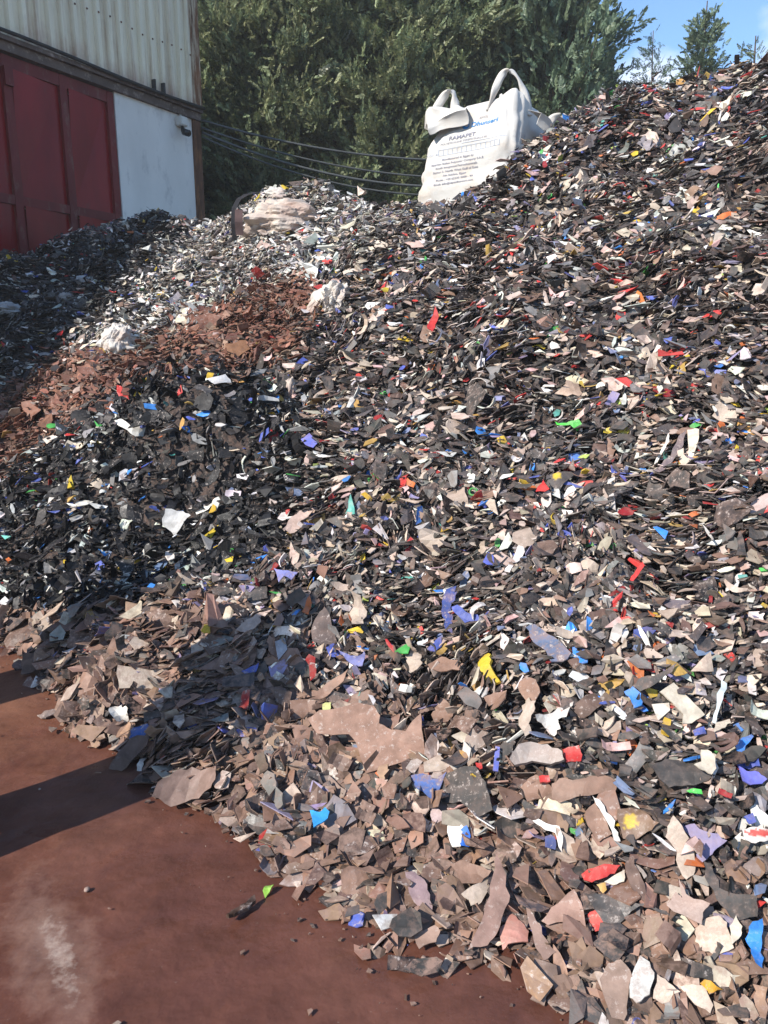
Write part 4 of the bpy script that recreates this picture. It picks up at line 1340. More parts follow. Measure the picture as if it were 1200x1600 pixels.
    for a, b_ in ((0.12, -DEP / 2), (-DEP - .12, -DEP / 2)):
        za = TOP + 0.02
        zb = TOP + 1.52
        v = [bm.verts.new(c) for c in ((-.12, a, za), (LEN + .12, a, za), (LEN + .12, b_, zb), (-.12, b_, zb))]
        bm.faces.new(v)
        v = [bm.verts.new(c) for c in ((-.12, a, za - .05), (LEN + .12, a, za - .05), (LEN + .12, b_, zb - .05), (-.12, b_, zb - .05))]
        bm.faces.new(v)
    from_bm('roof', bm, m_roof, root)
    # steel door: frame, rails, stiles, creased panels
    def S(px, py): return wall_at(px, py)[0]
    st0 = S(181, 240)
    m1, m2 = S(107, 220), S(20, 200)
    step = m2 - m1
    zr = wall_at(80, 322)[1]                                   # middle rail
    ztop = zt - 0.015
    door = empty('door', (0, 0, 0)); door.parent = root
    hw = 0.052
    bm = bmesh.new()
    edges = [jr + .02, jr + .02 + 2 * hw]
    stiles = [(jr + .012, jr + .012 + 1.9 * hw)] + [(m1 + k * step - hw, m1 + k * step + hw) for k in range(0, 7)]
    for a, b_ in stiles: box(bm, a, b_, -0.12, -0.008, 0.02, ztop)
    for (a0, b0), (a1, b1) in zip(stiles, stiles[1:]):
        for za, zb in ((0.02, .18), (zr - .05, zr + .05), (ztop - .13, ztop)):
            box(bm, b0 + .002, a1 - .002, -0.115, -0.012, za, zb)
    from_bm('door_frame', bm, m_redf, door)
    for (a0, b0), (a1, b1) in zip(stiles, stiles[1:]):
        for za, zb in ((.18, zr - .05), (zr + .05, ztop - .13)):
            bm = bmesh.new()
            # folded along one diagonal, the fold standing proud
            A_ = bm.verts.new((b0, -.055, za)); B_ = bm.verts.new((a1, -.05, za)); C_ = bm.verts.new((a1, .012, zb)); D_ = bm.verts.new((b0, -.05, zb))
            bm.faces.new((A_, B_, D_)); bm.faces.new((B_, C_, D_))
            E_ = [bm.verts.new((v.co.x, -.19, v.co.z)) for v in (A_, B_, C_, D_)]
            bm.faces.new(E_)
            from_bm('door_panel', bm, m_red, door)
    # hinge lug on the second stile
    bm = bmesh.new()
    sx, zz = wall_at(11, 112)
    box(bm, sx - .05, sx + .05, -.003, .03, zz - .14, zz + .05)
    from_bm('hinge', bm, m_redf, door)
    return root, z0, zt


WH, WZ0, WZT = build_warehouse()


def wpt(s, out, z):
    p = WC + WD * s + WN * out
    return Vector((p[0], p[1], z))


def build_wall_lamp():
    s, z = wall_at(279, 196)
    root = empty('security_camera', wpt(s, 0.0, z), math.atan2(WD[1], WD[0]))
    tag(root, 'small white box camera under a hood, fixed high on the white plaster', 'camera')
    m_w = simple_mat('camera_white', (0.55, 0.53, 0.48), .5, .1)
    m_k = simple_mat('camera_black', (0.02, 0.02, 0.02), .3, .1)
    bm = bmesh.new(); box(bm, -.07, .07, .004, .12, -.02, .10); bmesh.ops.bevel(bm, geom=bm.edges[:], offset=.012, segments=2, affect='EDGES')
    from_bm('housing', bm, m_w, root)
    bm = bmesh.new(); tube(bm, [(0, .06, -.022), (0, .075, -.06), (.01, .11, -.10), (.02, .20, -.13)], [.02, .03, .045, .045], 10)
    from_bm('camera_barrel', bm, m_k, root, True)
    bm = bmesh.new(); tube(bm, [(0, .03, .10), (-.01, .03, .2), (-.03, .03, WZT - z - .005)], .011, 6)
    from_bm('cable', bm, m_w, root, True)


build_wall_lamp()

# ------------------------------------------------------------------ overhead cables from the corner
def cable(label, p0, p1, sag, rad):
    p0, p1 = Vector(p0), Vector(p1)
    pts = []
    for i in range(33):
        t = i / 32
        p = p0.lerp(p1, t)
        p.z -= sag * 4 * t * (1 - t)
        pts.append(p)
    bm = bmesh.new()
    tube(bm, pts, rad, 6)
    o = from_bm('overhead_cable', bm, M_CABLE, None, True)
    tag(o, label, 'cable', 'cables strung from the warehouse corner')


M_CABLE = simple_mat('cable_sheath', (0.075, 0.078, 0.075), .5, .2, 4)
c0 = wpt(-.05, 0.06, WZ0 - .16)
for lab, dz, end, sag, rad in (
        ('topmost dark cable sagging from the warehouse corner towards the bulk bag', 0, at(900, 236, 12.6), .30, .016),
        ('second cable down, crossing the lit part of the trees behind the bulk bag', -.10, at(900, 262, 12.7), .36, .014),
        ('third cable down, running close under the second one', -.16, at(900, 264, 12.5), .46, .018),
        ('lowest and longest sagging cable between the warehouse corner and the bulk bag', -.22, at(900, 276, 12.6), .50, .014)):
    cable(lab, c0 + Vector((0, 0, dz)), end, sag, rad)

# ------------------------------------------------------------------ trees
def leaf_material():
    m, nt, b = new_mat('conifer_foliage')
    a = N(nt, 'ShaderNodeAttribute', attribute_name='tint')
    n = noise_n(nt, coords(nt), 14, 3)
    c = mix(nt, 1.0, a.outputs['Color'], ramp(nt, n, [(0.3, (.75, .75, .75)), (.7, (1.2, 1.2, 1.2))]), 'MULTIPLY')
    nt.links.new(c, b.inputs['Base Color'])
    b.inputs['Roughness'].default_value = .48
    b.inputs['Specular IOR Level'].default_value = .4
    tl = nt.nodes.new('ShaderNodeBsdfTranslucent')
    nt.links.new(c, tl.inputs[0])
    ms = nt.nodes.new('ShaderNodeMixShader'); ms.inputs[0].default_value = .28
    nt.links.new(b.outputs[0], ms.inputs[1]); nt.links.new(tl.outputs[0], ms.inputs[2])
    nt.links.new(ms.outputs[0], nt.nodes['Material Output'].inputs[0])
    return m


M_LEAF = leaf_material()
M_BARK = simple_mat('bark', (0.085, 0.062, 0.048), .9, .4, 9, .6, .02, (1, 1, .2))


def spray_template(rnd, n=18, fan=0.9, needle=False):
    """one spray of foliage, unit length along +X: n pointed leaflets, each a folded quad."""
    V = []
    for i in range(n):
        t = (i + .5) / n
        side = 1 if i % 2 else -1
        l = (.31 if not needle else .26) * (1 - .45 * t) * rnd.uniform(.8, 1.2)
        a = side * fan * (1 - .6 * t) * rnd.uniform(.7, 1.2)
        w = (.054 if not needle else .026) * rnd.uniform(.8, 1.25)
        up = rnd.normal(0, .28)
        d = np.array([math.cos(a), math.sin(a), up * .6]); d /= np.linalg.norm(d)
        q = np.cross(d, np.array([rnd.normal(0, .5), rnd.normal(0, .5), 1.0])); q /= np.linalg.norm(q)
        o = np.array([t * .72, 0, 0])
        V += [o, o + d * l * .5 + q * w, o + d * l, o + d * l * .5 - q * w]
    return np.array(V)


def tree(name, label, group, x, y, h, prof, limbs, spray_len, per_limb, seed, greens, rise=(.3, .9), droop=0.0, needle=False, trunk_r=.16, zmin=.4, ragged=.25, inner=True):
    rnd = np.random.default_rng(seed)
    root = empty(name, (x, y, 0))
    tag(root, label, 'tree', group)
    # trunk and limbs
    bm = bmesh.new()
    lean = rnd.normal(0, .12, 2)
    tp = lambda t: Vector((lean[0] * t * t + .05 * math.sin(t * 5), lean[1] * t * t, h * t))
    tube(bm, [tp(t) for t in np.linspace(0, .98, 12)], [trunk_r * (1 - t) + .006 for t in np.linspace(0, .98, 12)], 8)
    L = []
    for i in range(limbs):
        t = zmin / h + (1 - zmin / h) * ((i + rnd.uniform(0, 1)) / limbs) ** .92 * .97
        az = i * 2.39996 + rnd.normal(0, .35)
        Rm = prof(t) * rnd.uniform(1 - ragged, 1 + ragged)
        e = rnd.uniform(*rise)
        b0 = tp(t * .97)
        d = Vector((math.cos(az), math.sin(az), math.tan(e) * (.55 + .45 * t)))
        tip = b0 + Vector((d.x, d.y, d.z)) * Rm
        midp = b0.lerp(tip, .55) + Vector((0, 0, droop * Rm * .25))
        tip.z -= droop * Rm * .3
        L.append((b0, midp, tip, Rm))
        if Rm > .25:
            tube(bm, [b0, midp, tip], [.02 + .014 * Rm, .012 + .006 * Rm, .004], 5, False)
    from_bm('trunk', bm, M_BARK, root, True)
    P, D, S, K = [], [], [], []
    for b0, mp, tip, Rm in L:
        b0, mp, tip = np.array(b0), np.array(mp), np.array(tip)
        n = max(5, int(per_limb * (Rm / 1.2 + .25)))
        u = rnd.uniform(.12 if inner else .25, 1.03, n) ** .75
        q = (1 - u)[:, None] ** 2 * b0 + (2 * u * (1 - u))[:, None] * mp + (u ** 2)[:, None] * tip
        ax = tip - b0; ax /= np.linalg.norm(ax) + 1e-9
        sp = (.14 + .10 * Rm) * (1.05 - .6 * u)
        q = q + rnd.normal(0, 1, (n, 3)) * sp[:, None] * np.array([1, 1, .8])
        out = q - np.array([lean[0] * .3, lean[1] * .3, 0]); out[:, 2] = 0
        out /= np.linalg.norm(out, axis=1, keepdims=True) + 1e-6
        d = ax[None] * .7 + out * .45 + np.array([[0, 0, .35 - droop * .7]]) + rnd.normal(0, .48, (n, 3))
        P.append(q); D.append(d); S.append(spray_len * rnd.uniform(.55, 1.25, n) * (.75 + .4 * min(1, Rm)))
        tone = rnd.normal(0, .16)
        K.append(np.exp(tone + rnd.normal(0, .18, n)))
    P, D, S, K = map(np.concatenate, (P, D, S, K))
    D /= np.linalg.norm(D, axis=1, keepdims=True)
    m = len(P)
    O_ = P.copy(); O_[:, 2] = 0; O_ /= np.linalg.norm(O_, axis=1, keepdims=True) + 1e-6
    B = O_ * .8 + np.array([[0, 0, .7]]) + rnd.normal(0, .35, (m, 3))          # flat sprays face out and up
    B -= D * (B * D).sum(axis=1, keepdims=True); B /= np.linalg.norm(B, axis=1, keepdims=True) + 1e-9
    A = np.cross(B, D)
    temps = [spray_template(rnd, 18 if not needle else 26, .95 if not needle else 1.2, needle) for _ in range(4)]
    which = rnd.integers(0, 4, m)
    col = np.array(greens)[rnd.integers(0, len(greens), m)] * K[:, None]
    vs, fs, cs = [], [], []
    off = 0
    for k in range(4):
        s = np.nonzero(which == k)[0]
        T = temps[k]
        v = P[s, None, :] + (T[None, :, 0:1] * D[s, None, :] + T[None, :, 1:2] * A[s, None, :] + T[None, :, 2:3] * B[s, None, :]) * S[s, None, None]
        vs.append(v.reshape(-1, 3)); cs.append(np.repeat(col[s], len(T), axis=0))
        off += len(s) * len(T)
    V = np.concatenate(vs); C = np.concatenate(cs)
    me = bpy.data.meshes.new('crown')
    me.vertices.add(len(V)); me.vertices.foreach_set('co', V.astype(np.float32).ravel())
    nq = len(V) // 4
    me.loops.add(nq * 4); me.loops.foreach_set('vertex_index', np.arange(nq * 4, dtype=np.int32))
    me.polygons.add(nq); me.polygons.foreach_set('loop_start', np.arange(0, nq * 4, 4, dtype=np.int32))
    me.polygons.foreach_set('use_smooth', np.zeros(nq, bool))
    me.update(calc_edges=True)
    attr_mesh(me, np.clip(C * np.array([1.95, 1.98, 1.68]), .004, .4), np.zeros((len(V), 3)))
    link_mesh('crown', me, M_LEAF, root)
    return root


G1 = [(.100, .116, .066), (.118, .126, .074), (.082, .100, .062), (.134, .138, .084)]
G2 = [(.058, .080, .050), (.070, .092, .056), (.082, .100, .058)]
G3 = [(.056, .080, .058), (.068, .092, .066), (.088, .108, .072)]
col_prof = lambda r: (lambda t: r * (min(1, .72 + t * 1.4)) * max(.05, (1 - max(0, t - .55) / .46) ** .7))
TG = 'evergreens in a row behind the heap'
def tx(px, Y, py=150): return at(px, py, Y)[0]
for i, (px, Y, h, r, lab, gs) in enumerate((
        (322, 15.4, 11.5, 1.35, 'tall dense evergreen beside the warehouse corner', G1),
        (410, 15.0, 10.8, 1.25, 'tall olive green evergreen, second from the warehouse corner', G1),
        (505, 15.3, 11.8, 1.35, 'tall dense evergreen above the beige sack half buried on the crest', G1),
        (595, 15.0, 11.2, 1.25, 'tall evergreen just left of the white bulk bag', G1),
        (690, 15.3, 11.5, 1.35, 'tall evergreen directly behind the white bulk bag', G1),
        (772, 15.4, 10.9, 1.15, 'tall evergreen rising behind the looped straps of the bulk bag', G2))):
    tree('evergreen_tree', lab, TG, tx(px, Y), Y, h, col_prof(r), 210, .27, 108, 40 + i, gs, (.25, .85), trunk_r=.2)
for i, (px, Y) in enumerate(((360, 18.2), (470, 18.6), (575, 18.2), (680, 18.5), (790, 19.2))):
    tree('evergreen_tree', ('dark evergreen seen through gaps behind the first two trees by the warehouse', 'dark evergreen in the rear row behind the second and third trees',
                            'dark evergreen in the rear row between the third and fourth trees', 'dark evergreen in the rear row behind the bulk bag', 'dark evergreen in the rear row beside the gap of sky')[i],
         TG, tx(px, Y), Y, 12.0, col_prof(1.7), 90, .42, 50, 60 + i, G2, trunk_r=.22)
# the ragged tree right of the bag, whose top leans out into the sky
tree('evergreen_tree', 'ragged blue green evergreen right of the bulk bag, limbs reaching into the sky', TG, tx(872, 14.6), 14.6, 9.0,
     lambda t: .98 * min(1, .8 + t) * max(.12, 1 - max(0, t - .60) / .46), 150, .27, 80, 71, G3, (.5, 1.15), ragged=.42)
tree('conifer_tree', 'small feathery conifer top just right of the ragged evergreen', TG, tx(972, 14.8, 90), 14.8, 6.7,
     lambda t: .80 * (1 - t) ** .7 + .06, 80, .24, 44, 72, G3, (.4, 1.0), ragged=.45)
tree('conifer_tree', 'thin spindly conifer with bare level branches against the sky', TG, tx(1036, 15.0, 80), 15.0, 7.35,
     lambda t: .95 * (1 - t) ** .75 + .05, 100, .26, 34, 73, [(.05, .075, .05), (.06, .085, .06)], (.05, .45), needle=True, trunk_r=.045, ragged=.35, inner=False)
tree('conifer_tree', 'bushy blue green conifer with a pointed top standing clear against the sky', TG, tx(1103, 14.6, 60), 14.6, 7.65,
     lambda t: 1.15 * (1 - t) ** .95 + .03, 130, .25, 60, 74, G3, (.25, .8), ragged=.5)
tree('conifer_tree', 'pale feathery conifer cut off at the edge above the heap crest', TG, tx(1196, 14.6, 80), 14.6, 7.1,
     lambda t: .85 * (1 - t) ** .7 + .05, 70, .24, 26, 75, [(.09, .11, .07), (.07, .09, .06)], (.3, .9), ragged=.45)
tree('conifer_tree', 'low dark conifer filling the gap under the ragged evergreen', TG, tx(925, 15.6), 15.6, 5.6,
     lambda t: 1.2 * (1 - t) ** .6 + .05, 70, .28, 44, 76, G2, (.3, .8), ragged=.3)

# ------------------------------------------------------------------ bulk bag
def fabric_material(name, base, weave=220, dirt=(.40, .31, .26), dirt_at=.6, rough=.7):
    m, nt, b = new_mat(name)
    co = coords(nt)
    n = noise_n(nt, co, 3.2, 7, .65)
    f = ramp(nt, n, [(dirt_at - .1, (0, 0, 0)), (dirt_at + .18, (1, 1, 1))])
    c = mix(nt, f, base, dirt)
    w = N(nt, 'ShaderNodeTexWave', Scale=weave, Distortion=.4)
    w.bands_direction = 'Z'
    nt.links.new(co, w.inputs['Vector'])
    c = mix(nt, .10, c, w.outputs[0], 'MULTIPLY')
    nt.links.new(c, b.inputs['Base Color'])
    b.inputs['Roughness'].default_value = rough
    b.inputs['Specular IOR Level'].default_value = .3
    bump(nt, b, noise_n(nt, co, 12, 6, .6), .25, .02)
    return m


def build_bag():
    Y = 7.72
    base = at(752, 318, Y)
    YAW = R(-33)
    root = empty('bulk_bag', (base[0], base[1], base[2] - .15), YAW)
    root.scale = (1, 1, .75)
    tag(root, 'big white woven bulk bag with lifting loops and printed lettering on the crest', 'bulk bag')
    m_f = fabric_material('woven_white', (.59, .565, .52), dirt=(.50, .42, .34), dirt_at=.58)
    m_in = fabric_material('woven_white_strap', (.56, .535, .49), dirt=(.45, .38, .32), dirt_at=.58)
    W2, HB = .455, 1.10
    bm = bmesh.new()
    NA = 96
    levels = [(-.05, .95), (0, 1.0), (.06, 1.03), (.14, 1.045)] + [(t, 1.05 + .02 * math.sin(t * 4)) for t in np.linspace(.2, .72, 14)] + \
             [(.78, 1.02), (.84, .985), (.89, .95), (.94, .92), (.98, .90), (1.02, .86), (1.05, .78), (1.04, .62), (1.02, .45), (1.06, .30), (1.12, .16), (1.13, .05)]
    rows = []
    for li, (t, s) in enumerate(levels):
        row = []
        for k in range(NA):
            a = k / NA * 2 * math.pi
            ex = 0.30 if t < .8 else .42
            ca, sa = math.cos(a), math.sin(a)
            x = math.copysign(abs(ca) ** ex, ca); y = math.copysign(abs(sa) ** ex, sa)
            corner = max(0, abs(math.sin(2 * a))) ** 2
            z = t * HB
            if t > .74:
                u = min(1, (t - .74) / .3)
                z += u * (.07 * corner - .05 * (1 - corner)) * (1.0 if li < len(levels) - 6 else .55)
                # the front right corner is pulled up by its loop, the front left has slumped
                cr = math.exp(-((math.atan2(math.sin(a + .785), math.cos(a + .785))) / 1.25) ** 2)
                z += u * .17 * cr
            # sagging creases and bulges
            nz = noise.fractal(Vector((x * 1.4 + 5, y * 1.4, t * 2.6)), 1, 2.1, 5)
            fold = noise.noise(Vector((a * 5, t * 1.3, 2)))
            r = s * W2 * (1 + .035 * nz + (.03 + .10 * max(0, t - .7)) * fold + .012 * math.sin(t * 26 + 2 * math.sin(a * 2)) * (1 if .3 < t < .75 else .3))
            vd = noise.voronoi(Vector((x * 3.2 + t, y * 3.2, t * 5.5)))[0]
            r += (.030 + .05 * max(0, t - .7)) * (min(.5, vd[1] - vd[0]) - .2)
            if t < .12: r *= 1 + .05 * corner
            # wider towards the foot on its front left side
            r *= 1 + .10 * max(0, .8 - t) * max(0, -ca)
            lean = .13 * max(0, t) ** 1.15
            row.append(bm.verts.new((x * r + lean, y * r, z)))
        rows.append(row)
    for r0, r1 in zip(rows, rows[1:]):
        for k in range(NA):
            bm.faces.new((r0[k], r0[(k + 1) % NA], r1[(k + 1) % NA], r1[k]))
    bm.faces.new(rows[-1]); bm.faces.new(rows[0][::-1])
    body = from_bm('bag_body', bm, m_f, root, True)
    # slumped skirt hanging over the front left corner, and a flap over the right side
    def sheet(name, pts, nu, nv, seed, amp=.03, thick=.006, mat_=m_f):
        """bilinear patch through a grid of control points, creased."""
        G = np.array(pts, float)
        bm = bmesh.new()
        a, b_ = G.shape[:2]
        vv = []
        for i in range(nu):
            for j in range(nv):
                fu, fv = i / (nu - 1) * (a - 1), j / (nv - 1) * (b_ - 1)
                iu, iv = min(int(fu), a - 2), min(int(fv), b_ - 2)
                su, sv = fu - iu, fv - iv
                su = su * su * (3 - 2 * su); sv = sv * sv * (3 - 2 * sv)
                p = (G[iu, iv] * (1 - su) + G[iu + 1, iv] * su) * (1 - sv) + (G[iu, iv + 1] * (1 - su) + G[iu + 1, iv + 1] * su) * sv
                q = Vector(p)
                q += Vector((noise.noise(q * 5 + Vector((seed, 0, 0))), noise.noise(q * 5 + Vector((0, seed, 0))), noise.noise(q * 5 + Vector((0, 0, seed))))) * amp
                vv.append(bm.verts.new(q))
        for i in range(nu - 1):
            for j in range(nv - 1):
                bm.faces.new((vv[i * nv + j], vv[i * nv + j + 1], vv[(i + 1) * nv + j + 1], vv[(i + 1) * nv + j]))
        o = from_bm(name, bm, mat_, root, True)
        md = o.modifiers.new('t', 'SOLIDIFY'); md.thickness = thick
        return o
    sheet('skirt_flap', [[(-.34, -.45, 0.96), (-.26, -.52, 0.92), (-.10, -.52, 0.94), (.06, -.49, 1.00)],
                         [(-.40, -.40, 1.08), (-.28, -.55, 1.08), (-.08, -.56, 1.10), (.10, -.50, 1.12)],
                         [(-.34, -.36, 1.22), (-.24, -.50, 1.24), (-.06, -.50, 1.20), (.10, -.44, 1.18)],
                         [(-.26, -.20, 1.25), (-.18, -.28, 1.26), (-.04, -.28, 1.18), (.10, -.26, 1.16)]], 34, 44, 3.1, .085)
    sheet('side_flap', [[(.60, -.30, 1.08), (.62, -.05, 1.02), (.62, .18, 1.00), (.58, .40, 1.05)],
                        [(.70, -.26, 1.03), (.74, -.05, 0.96), (.75, .20, 0.92), (.70, .44, 0.98)],
                        [(.66, -.26, 0.94), (.70, -.05, 0.88), (.72, .20, 0.84), (.68, .42, 0.90)]], 24, 40, 7.7, .07)
    sheet('spout_flap', [[(-.12, -.20, 1.12), (.02, -.26, 1.10), (.16, -.28, 1.14), (.28, -.26, 1.16)],
                         [(-.10, -.14, 1.26), (.02, -.16, 1.33), (.12, -.18, 1.24), (.26, -.18, 1.30)],
                         [(-.06, .02, 1.20), (.04, .02, 1.24), (.16, .04, 1.20), (.26, .06, 1.22)]], 24, 34, 5.2, .09)
    # lifting loops
    def loop(name, pts, w, seed):
        P = [Vector(p) for p in pts]
        # Catmull-Rom
        out = []
        for i in range(len(P) - 1):
            p0, p1, p2, p3 = P[max(i - 1, 0)], P[i], P[i + 1], P[min(i + 2, len(P) - 1)]
            for k in range(8):
                t = k / 8
                out.append(.5 * ((2 * p1) + (-p0 + p2) * t + (2 * p0 - 5 * p1 + 4 * p2 - p3) * t * t + (-p0 + 3 * p1 - 3 * p2 + p3) * t ** 3))
        out.append(P[-1])
        bm = bmesh.new()
        rows = []
        for i, p in enumerate(out):
            t = (out[min(i + 1, len(out) - 1)] - out[max(i - 1, 0)]).normalized()
            side = Vector((.55, .83, 0)); side = (side - t * side.dot(t))
            if side.length < .05: side = Vector((0, 1, 0))
            side.normalize()
            side = Matrix.Rotation(.5 * math.sin(i * .35 + seed), 3, t) @ side
            nn = t.cross(side)
            rows.append([bm.verts.new(p + side * w * a + nn * c) for a, c in ((-1, 0), (-.4, .012), (.4, .012), (1, 0), (.4, -.008), (-.4, -.008))])
        for r0, r1 in zip(rows, rows[1:]):
            for k in range(6): bm.faces.new((r0[k], r0[(k + 1) % 6], r1[(k + 1) % 6], r1[k]))
        bm.faces.new(rows[0]); bm.faces.new(rows[-1][::-1])
        from_bm(name, bm, m_in, root, True)
    loop('lifting_loop', [(.25, -.41, 1.12), (.285, -.39, 1.32), (.33, -.33, 1.52), (.385, -.28, 1.57), (.45, -.24, 1.48), (.51, -.21, 1.30), (.55, -.18, 1.08)], .036, 0)
    loop('lifting_loop', [(-.30, -.45, 1.18), (-.26, -.43, 1.28), (-.19, -.40, 1.41), (-.145, -.37, 1.43), (-.12, -.36, 1.34), (-.12, -.37, 1.20)], .042, 1)
    loop('lifting_loop', [(-.22, .10, 1.15), (-.16, .12, 1.28), (-.06, .14, 1.34), (.04, .18, 1.28), (.10, .20, 1.14)], .04, 2)
    loop('lifting_loop', [(.56, .22, 1.08), (.60, .26, 1.18), (.66, .34, 1.20), (.70, .42, 1.10), (.72, .46, 0.98)], .045, 3)
    loop('lifting_loop', [(.62, .42, 1.00), (.70, .46, 1.02), (.76, .50, 0.96), (.74, .50, 0.88)], .04, 4)
    # printing, pressed on to the front
    bpy.context.view_layer.update()
    bmx = bmesh.new(); bmx.from_mesh(body.data); tree_ = BVHTree.FromBMesh(bmx); bmx.free()

    def press(bm, off=.004, smooth_sub=True):
        bad = []
        for v in bm.verts:
            h = tree_.ray_cast(Vector((v.co.x, -2, v.co.z)), Vector((0, 1, 0)))
            if h[0] is None: bad.append(v); continue
            v.co.y = h[0].y - off
        bmesh.ops.delete(bm, geom=bad, context='VERTS')
    m_ink = simple_mat('grey_ink', (.20, .20, .25), .7, .2, 30)
    m_blue = simple_mat('blue_ink', (.03, .22, .52), .7, .2, 30)
    m_thin = simple_mat('faint_blue_ink', (.40, .46, .56), .7, .2, 30)

    def text(s, x, z, size, mat_, shear=0.0, slope=0.0, bold=0.0, name='printed_lettering', align='LEFT'):
        cu = bpy.data.curves.new('t', 'FONT')
        cu.body = s; cu.size = size; cu.offset = bold; cu.align_x = align; cu.resolution_u = 3
        ob = bpy.data.objects.new('t', cu); COL.objects.link(ob)
        dg = bpy.context.evaluated_depsgraph_get()
        me = bpy.data.meshes.new_from_object(ob.evaluated_get(dg))
        bpy.data.objects.remove(ob)
        bm = bmesh.new(); bm.from_mesh(me); bpy.data.meshes.remove(me)
        for v in bm.verts:
            u, w = v.co.x, v.co.y
            v.co = Vector((x + u + w * shear, 0, z + w + u * slope))
        bmesh.ops.triangulate(bm, faces=bm.faces[:])
        long_e = [e for e in bm.edges if e.calc_length() > .035]
        if long_e: bmesh.ops.subdivide_edges(bm, edges=long_e, cuts=2)
        press(bm)
        from_bm(name, bm, mat_, root)
    k = .03
    text('EXCL', .17, 1.045, .035, m_ink, .1, k)
    text('Dhunseri', .095, .965, .072, m_blue, .1, k, .0012)
    # round blue emblem with a pale crescent beside the name
    bm = bmesh.new()
    cxx, czz = .045, .985
    ringv = [bm.verts.new((cxx + .036 * math.cos(q / 28 * 6.2832), 0, czz + .036 * math.sin(q / 28 * 6.2832))) for q in range(28)]
    inn = [bm.verts.new((cxx + .009 + .018 * math.cos(q / 28 * 6.2832), 0, czz + .007 + .018 * math.sin(q / 28 * 6.2832))) for q in range(28)]
    for q in range(28): bm.faces.new((ringv[q], ringv[(q + 1) % 28], inn[(q + 1) % 28], inn[q]))
    press(bm); from_bm('printed_emblem', bm, m_blue, root)
    text('EIPET', -.01, .958, .055, m_thin, .1, k, 0, align='RIGHT')
    text('RAMAPET', -.115, .845, .062, m_ink, .05, k, .0012)
    text('POLYETHYLENE TEREPHTHALATE', -.20, .800, .031, m_ink, 0, k)
    text('LOT No', -.345, .690, .036, m_thin, 0, k)
    for i, (s, w) in enumerate((('Manufactured in Egypt by', -.02), ('Egyptian Indian Polyester Company S.A.E.', -.02), ('South Integrated Petrochemicals', -.03),
                                ('Sector 3, North West Gulf of Suez', -.04), ('Ain Sokhna, Egypt', -.045), ('Phone : +20 62330 3000 - 99', -.05), ('Email: info@eipetdhunseri.com', -.055))):
        text(s, w, .628 - i * .047, .032, m_ink, 0, k, .0004, align='CENTER')
    # the row of boxes for the lot number, and the ruled frame
    bm = bmesh.new()
    def strip(x0, z0, x1, z1, w):
        n = max(2, int(math.hypot(x1 - x0, z1 - z0) / .03))
        dx, dz = x1 - x0, z1 - z0
        l = math.hypot(dx, dz); ox, oz = -dz / l * w, dx / l * w
        pr = None
        for i in range(n + 1):
            t = i / n
            a = bm.verts.new((x0 + dx * t + ox, 0, z0 + dz * t + oz)); b_ = bm.verts.new((x0 + dx * t - ox, 0, z0 + dz * t - oz))
            if pr: bm.faces.new((pr[0], a, b_, pr[1]))
            pr = (a, b_)
    x0, x1, za, zb = -.22, .40, .685, .75
    strip(x0, za, x1, za + k * (x1 - x0), .002); strip(x0, zb, x1, zb + k * (x1 - x0), .002)
    for i in range(14):
        xx = x0 + (x1 - x0) * i / 13
        strip(xx, za + k * (xx - x0), xx, zb + k * (xx - x0), .002)
    strip(.02, .79, .46, .803, .002)
    press(bm); from_bm('printed_grid', bm, m_thin, root)
    # blue seam threads down the sides
    bm = bmesh.new()
    for sx, sy in ((.47, -.36), (.50, -.05)):
        pass
    for yy in (-.30, -.02, .22):
        pr = None
        for i in range(22):
            zz = .06 + .78 * i / 21
            h = tree_.ray_cast(Vector((2, yy, zz)), Vector((-1, 0, 0)))
            h2 = tree_.ray_cast(Vector((2, yy + .010, zz)), Vector((-1, 0, 0)))
            if h[0] is None or h2[0] is None: continue
            a, b_ = bm.verts.new(h[0] + Vector((.004, 0, 0))), bm.verts.new(h2[0] + Vector((.004, 0, 0)))
            if pr: bm.faces.new((pr[0], a, b_, pr[1]))
            pr = (a, b_)
    from_bm('seam_thread', bm, m_thin, root)
    return root


build_bag()

# ------------------------------------------------------------------ crumpled sacks
def sack(name, label, px, py, Yoff, wpx, hpx, depth, mat_, seed, roll=0.0, fold_dir=0.0, folds=.16, lift=.25):
    p = hit(px, py + hpx * lift)
    dep = project(p)[2][0]
    w, h = wpx * dep / F, hpx * dep / F
    bm = bmesh.new()
    bmesh.ops.create_icosphere(bm, subdivisions=5, radius=.5)
    cf, sf = math.cos(fold_dir), math.sin(fold_dir)
    for v in bm.verts:
        c = v.co.copy()
        u = c.x * cf + c.z * sf
        t = -c.x * sf + c.z * cf
        q = Vector((u * 1.5, c.y * 2.0, t * 4.2)) + Vector((seed, seed * 2, 0)) + noise.noise_vector(c * 2.2 + Vector((seed, 0, 0))) * .45
        d1 = noise.voronoi(q)[0]
        d2 = noise.voronoi(q * 2.3 + Vector((4, seed, 1)))[0]
        f2 = noise.fractal(c * 2.2 + Vector((seed * 3, 0, 0)), 1, 2, 3)
        v.co = c * (1 + folds * 1.1 * (min(.7, d1[1] - d1[0]) - .25) + folds * .55 * (min(.7, d2[1] - d2[0]) - .2) + .24 * f2)
        v.co.x += .18 * noise.noise(Vector((c.z * 2, seed, 0)))
    for v in bm.verts:
        v.co = Vector((v.co.x * w, v.co.y * depth, v.co.z * h))
    root = empty(name, p, -math.atan2(p[0], p[1]))
    root.rotation_euler.y = roll
    o = from_bm('sack_body', bm, mat_, root, False)
    tag(root, label, 'sack')
    return root, w, h


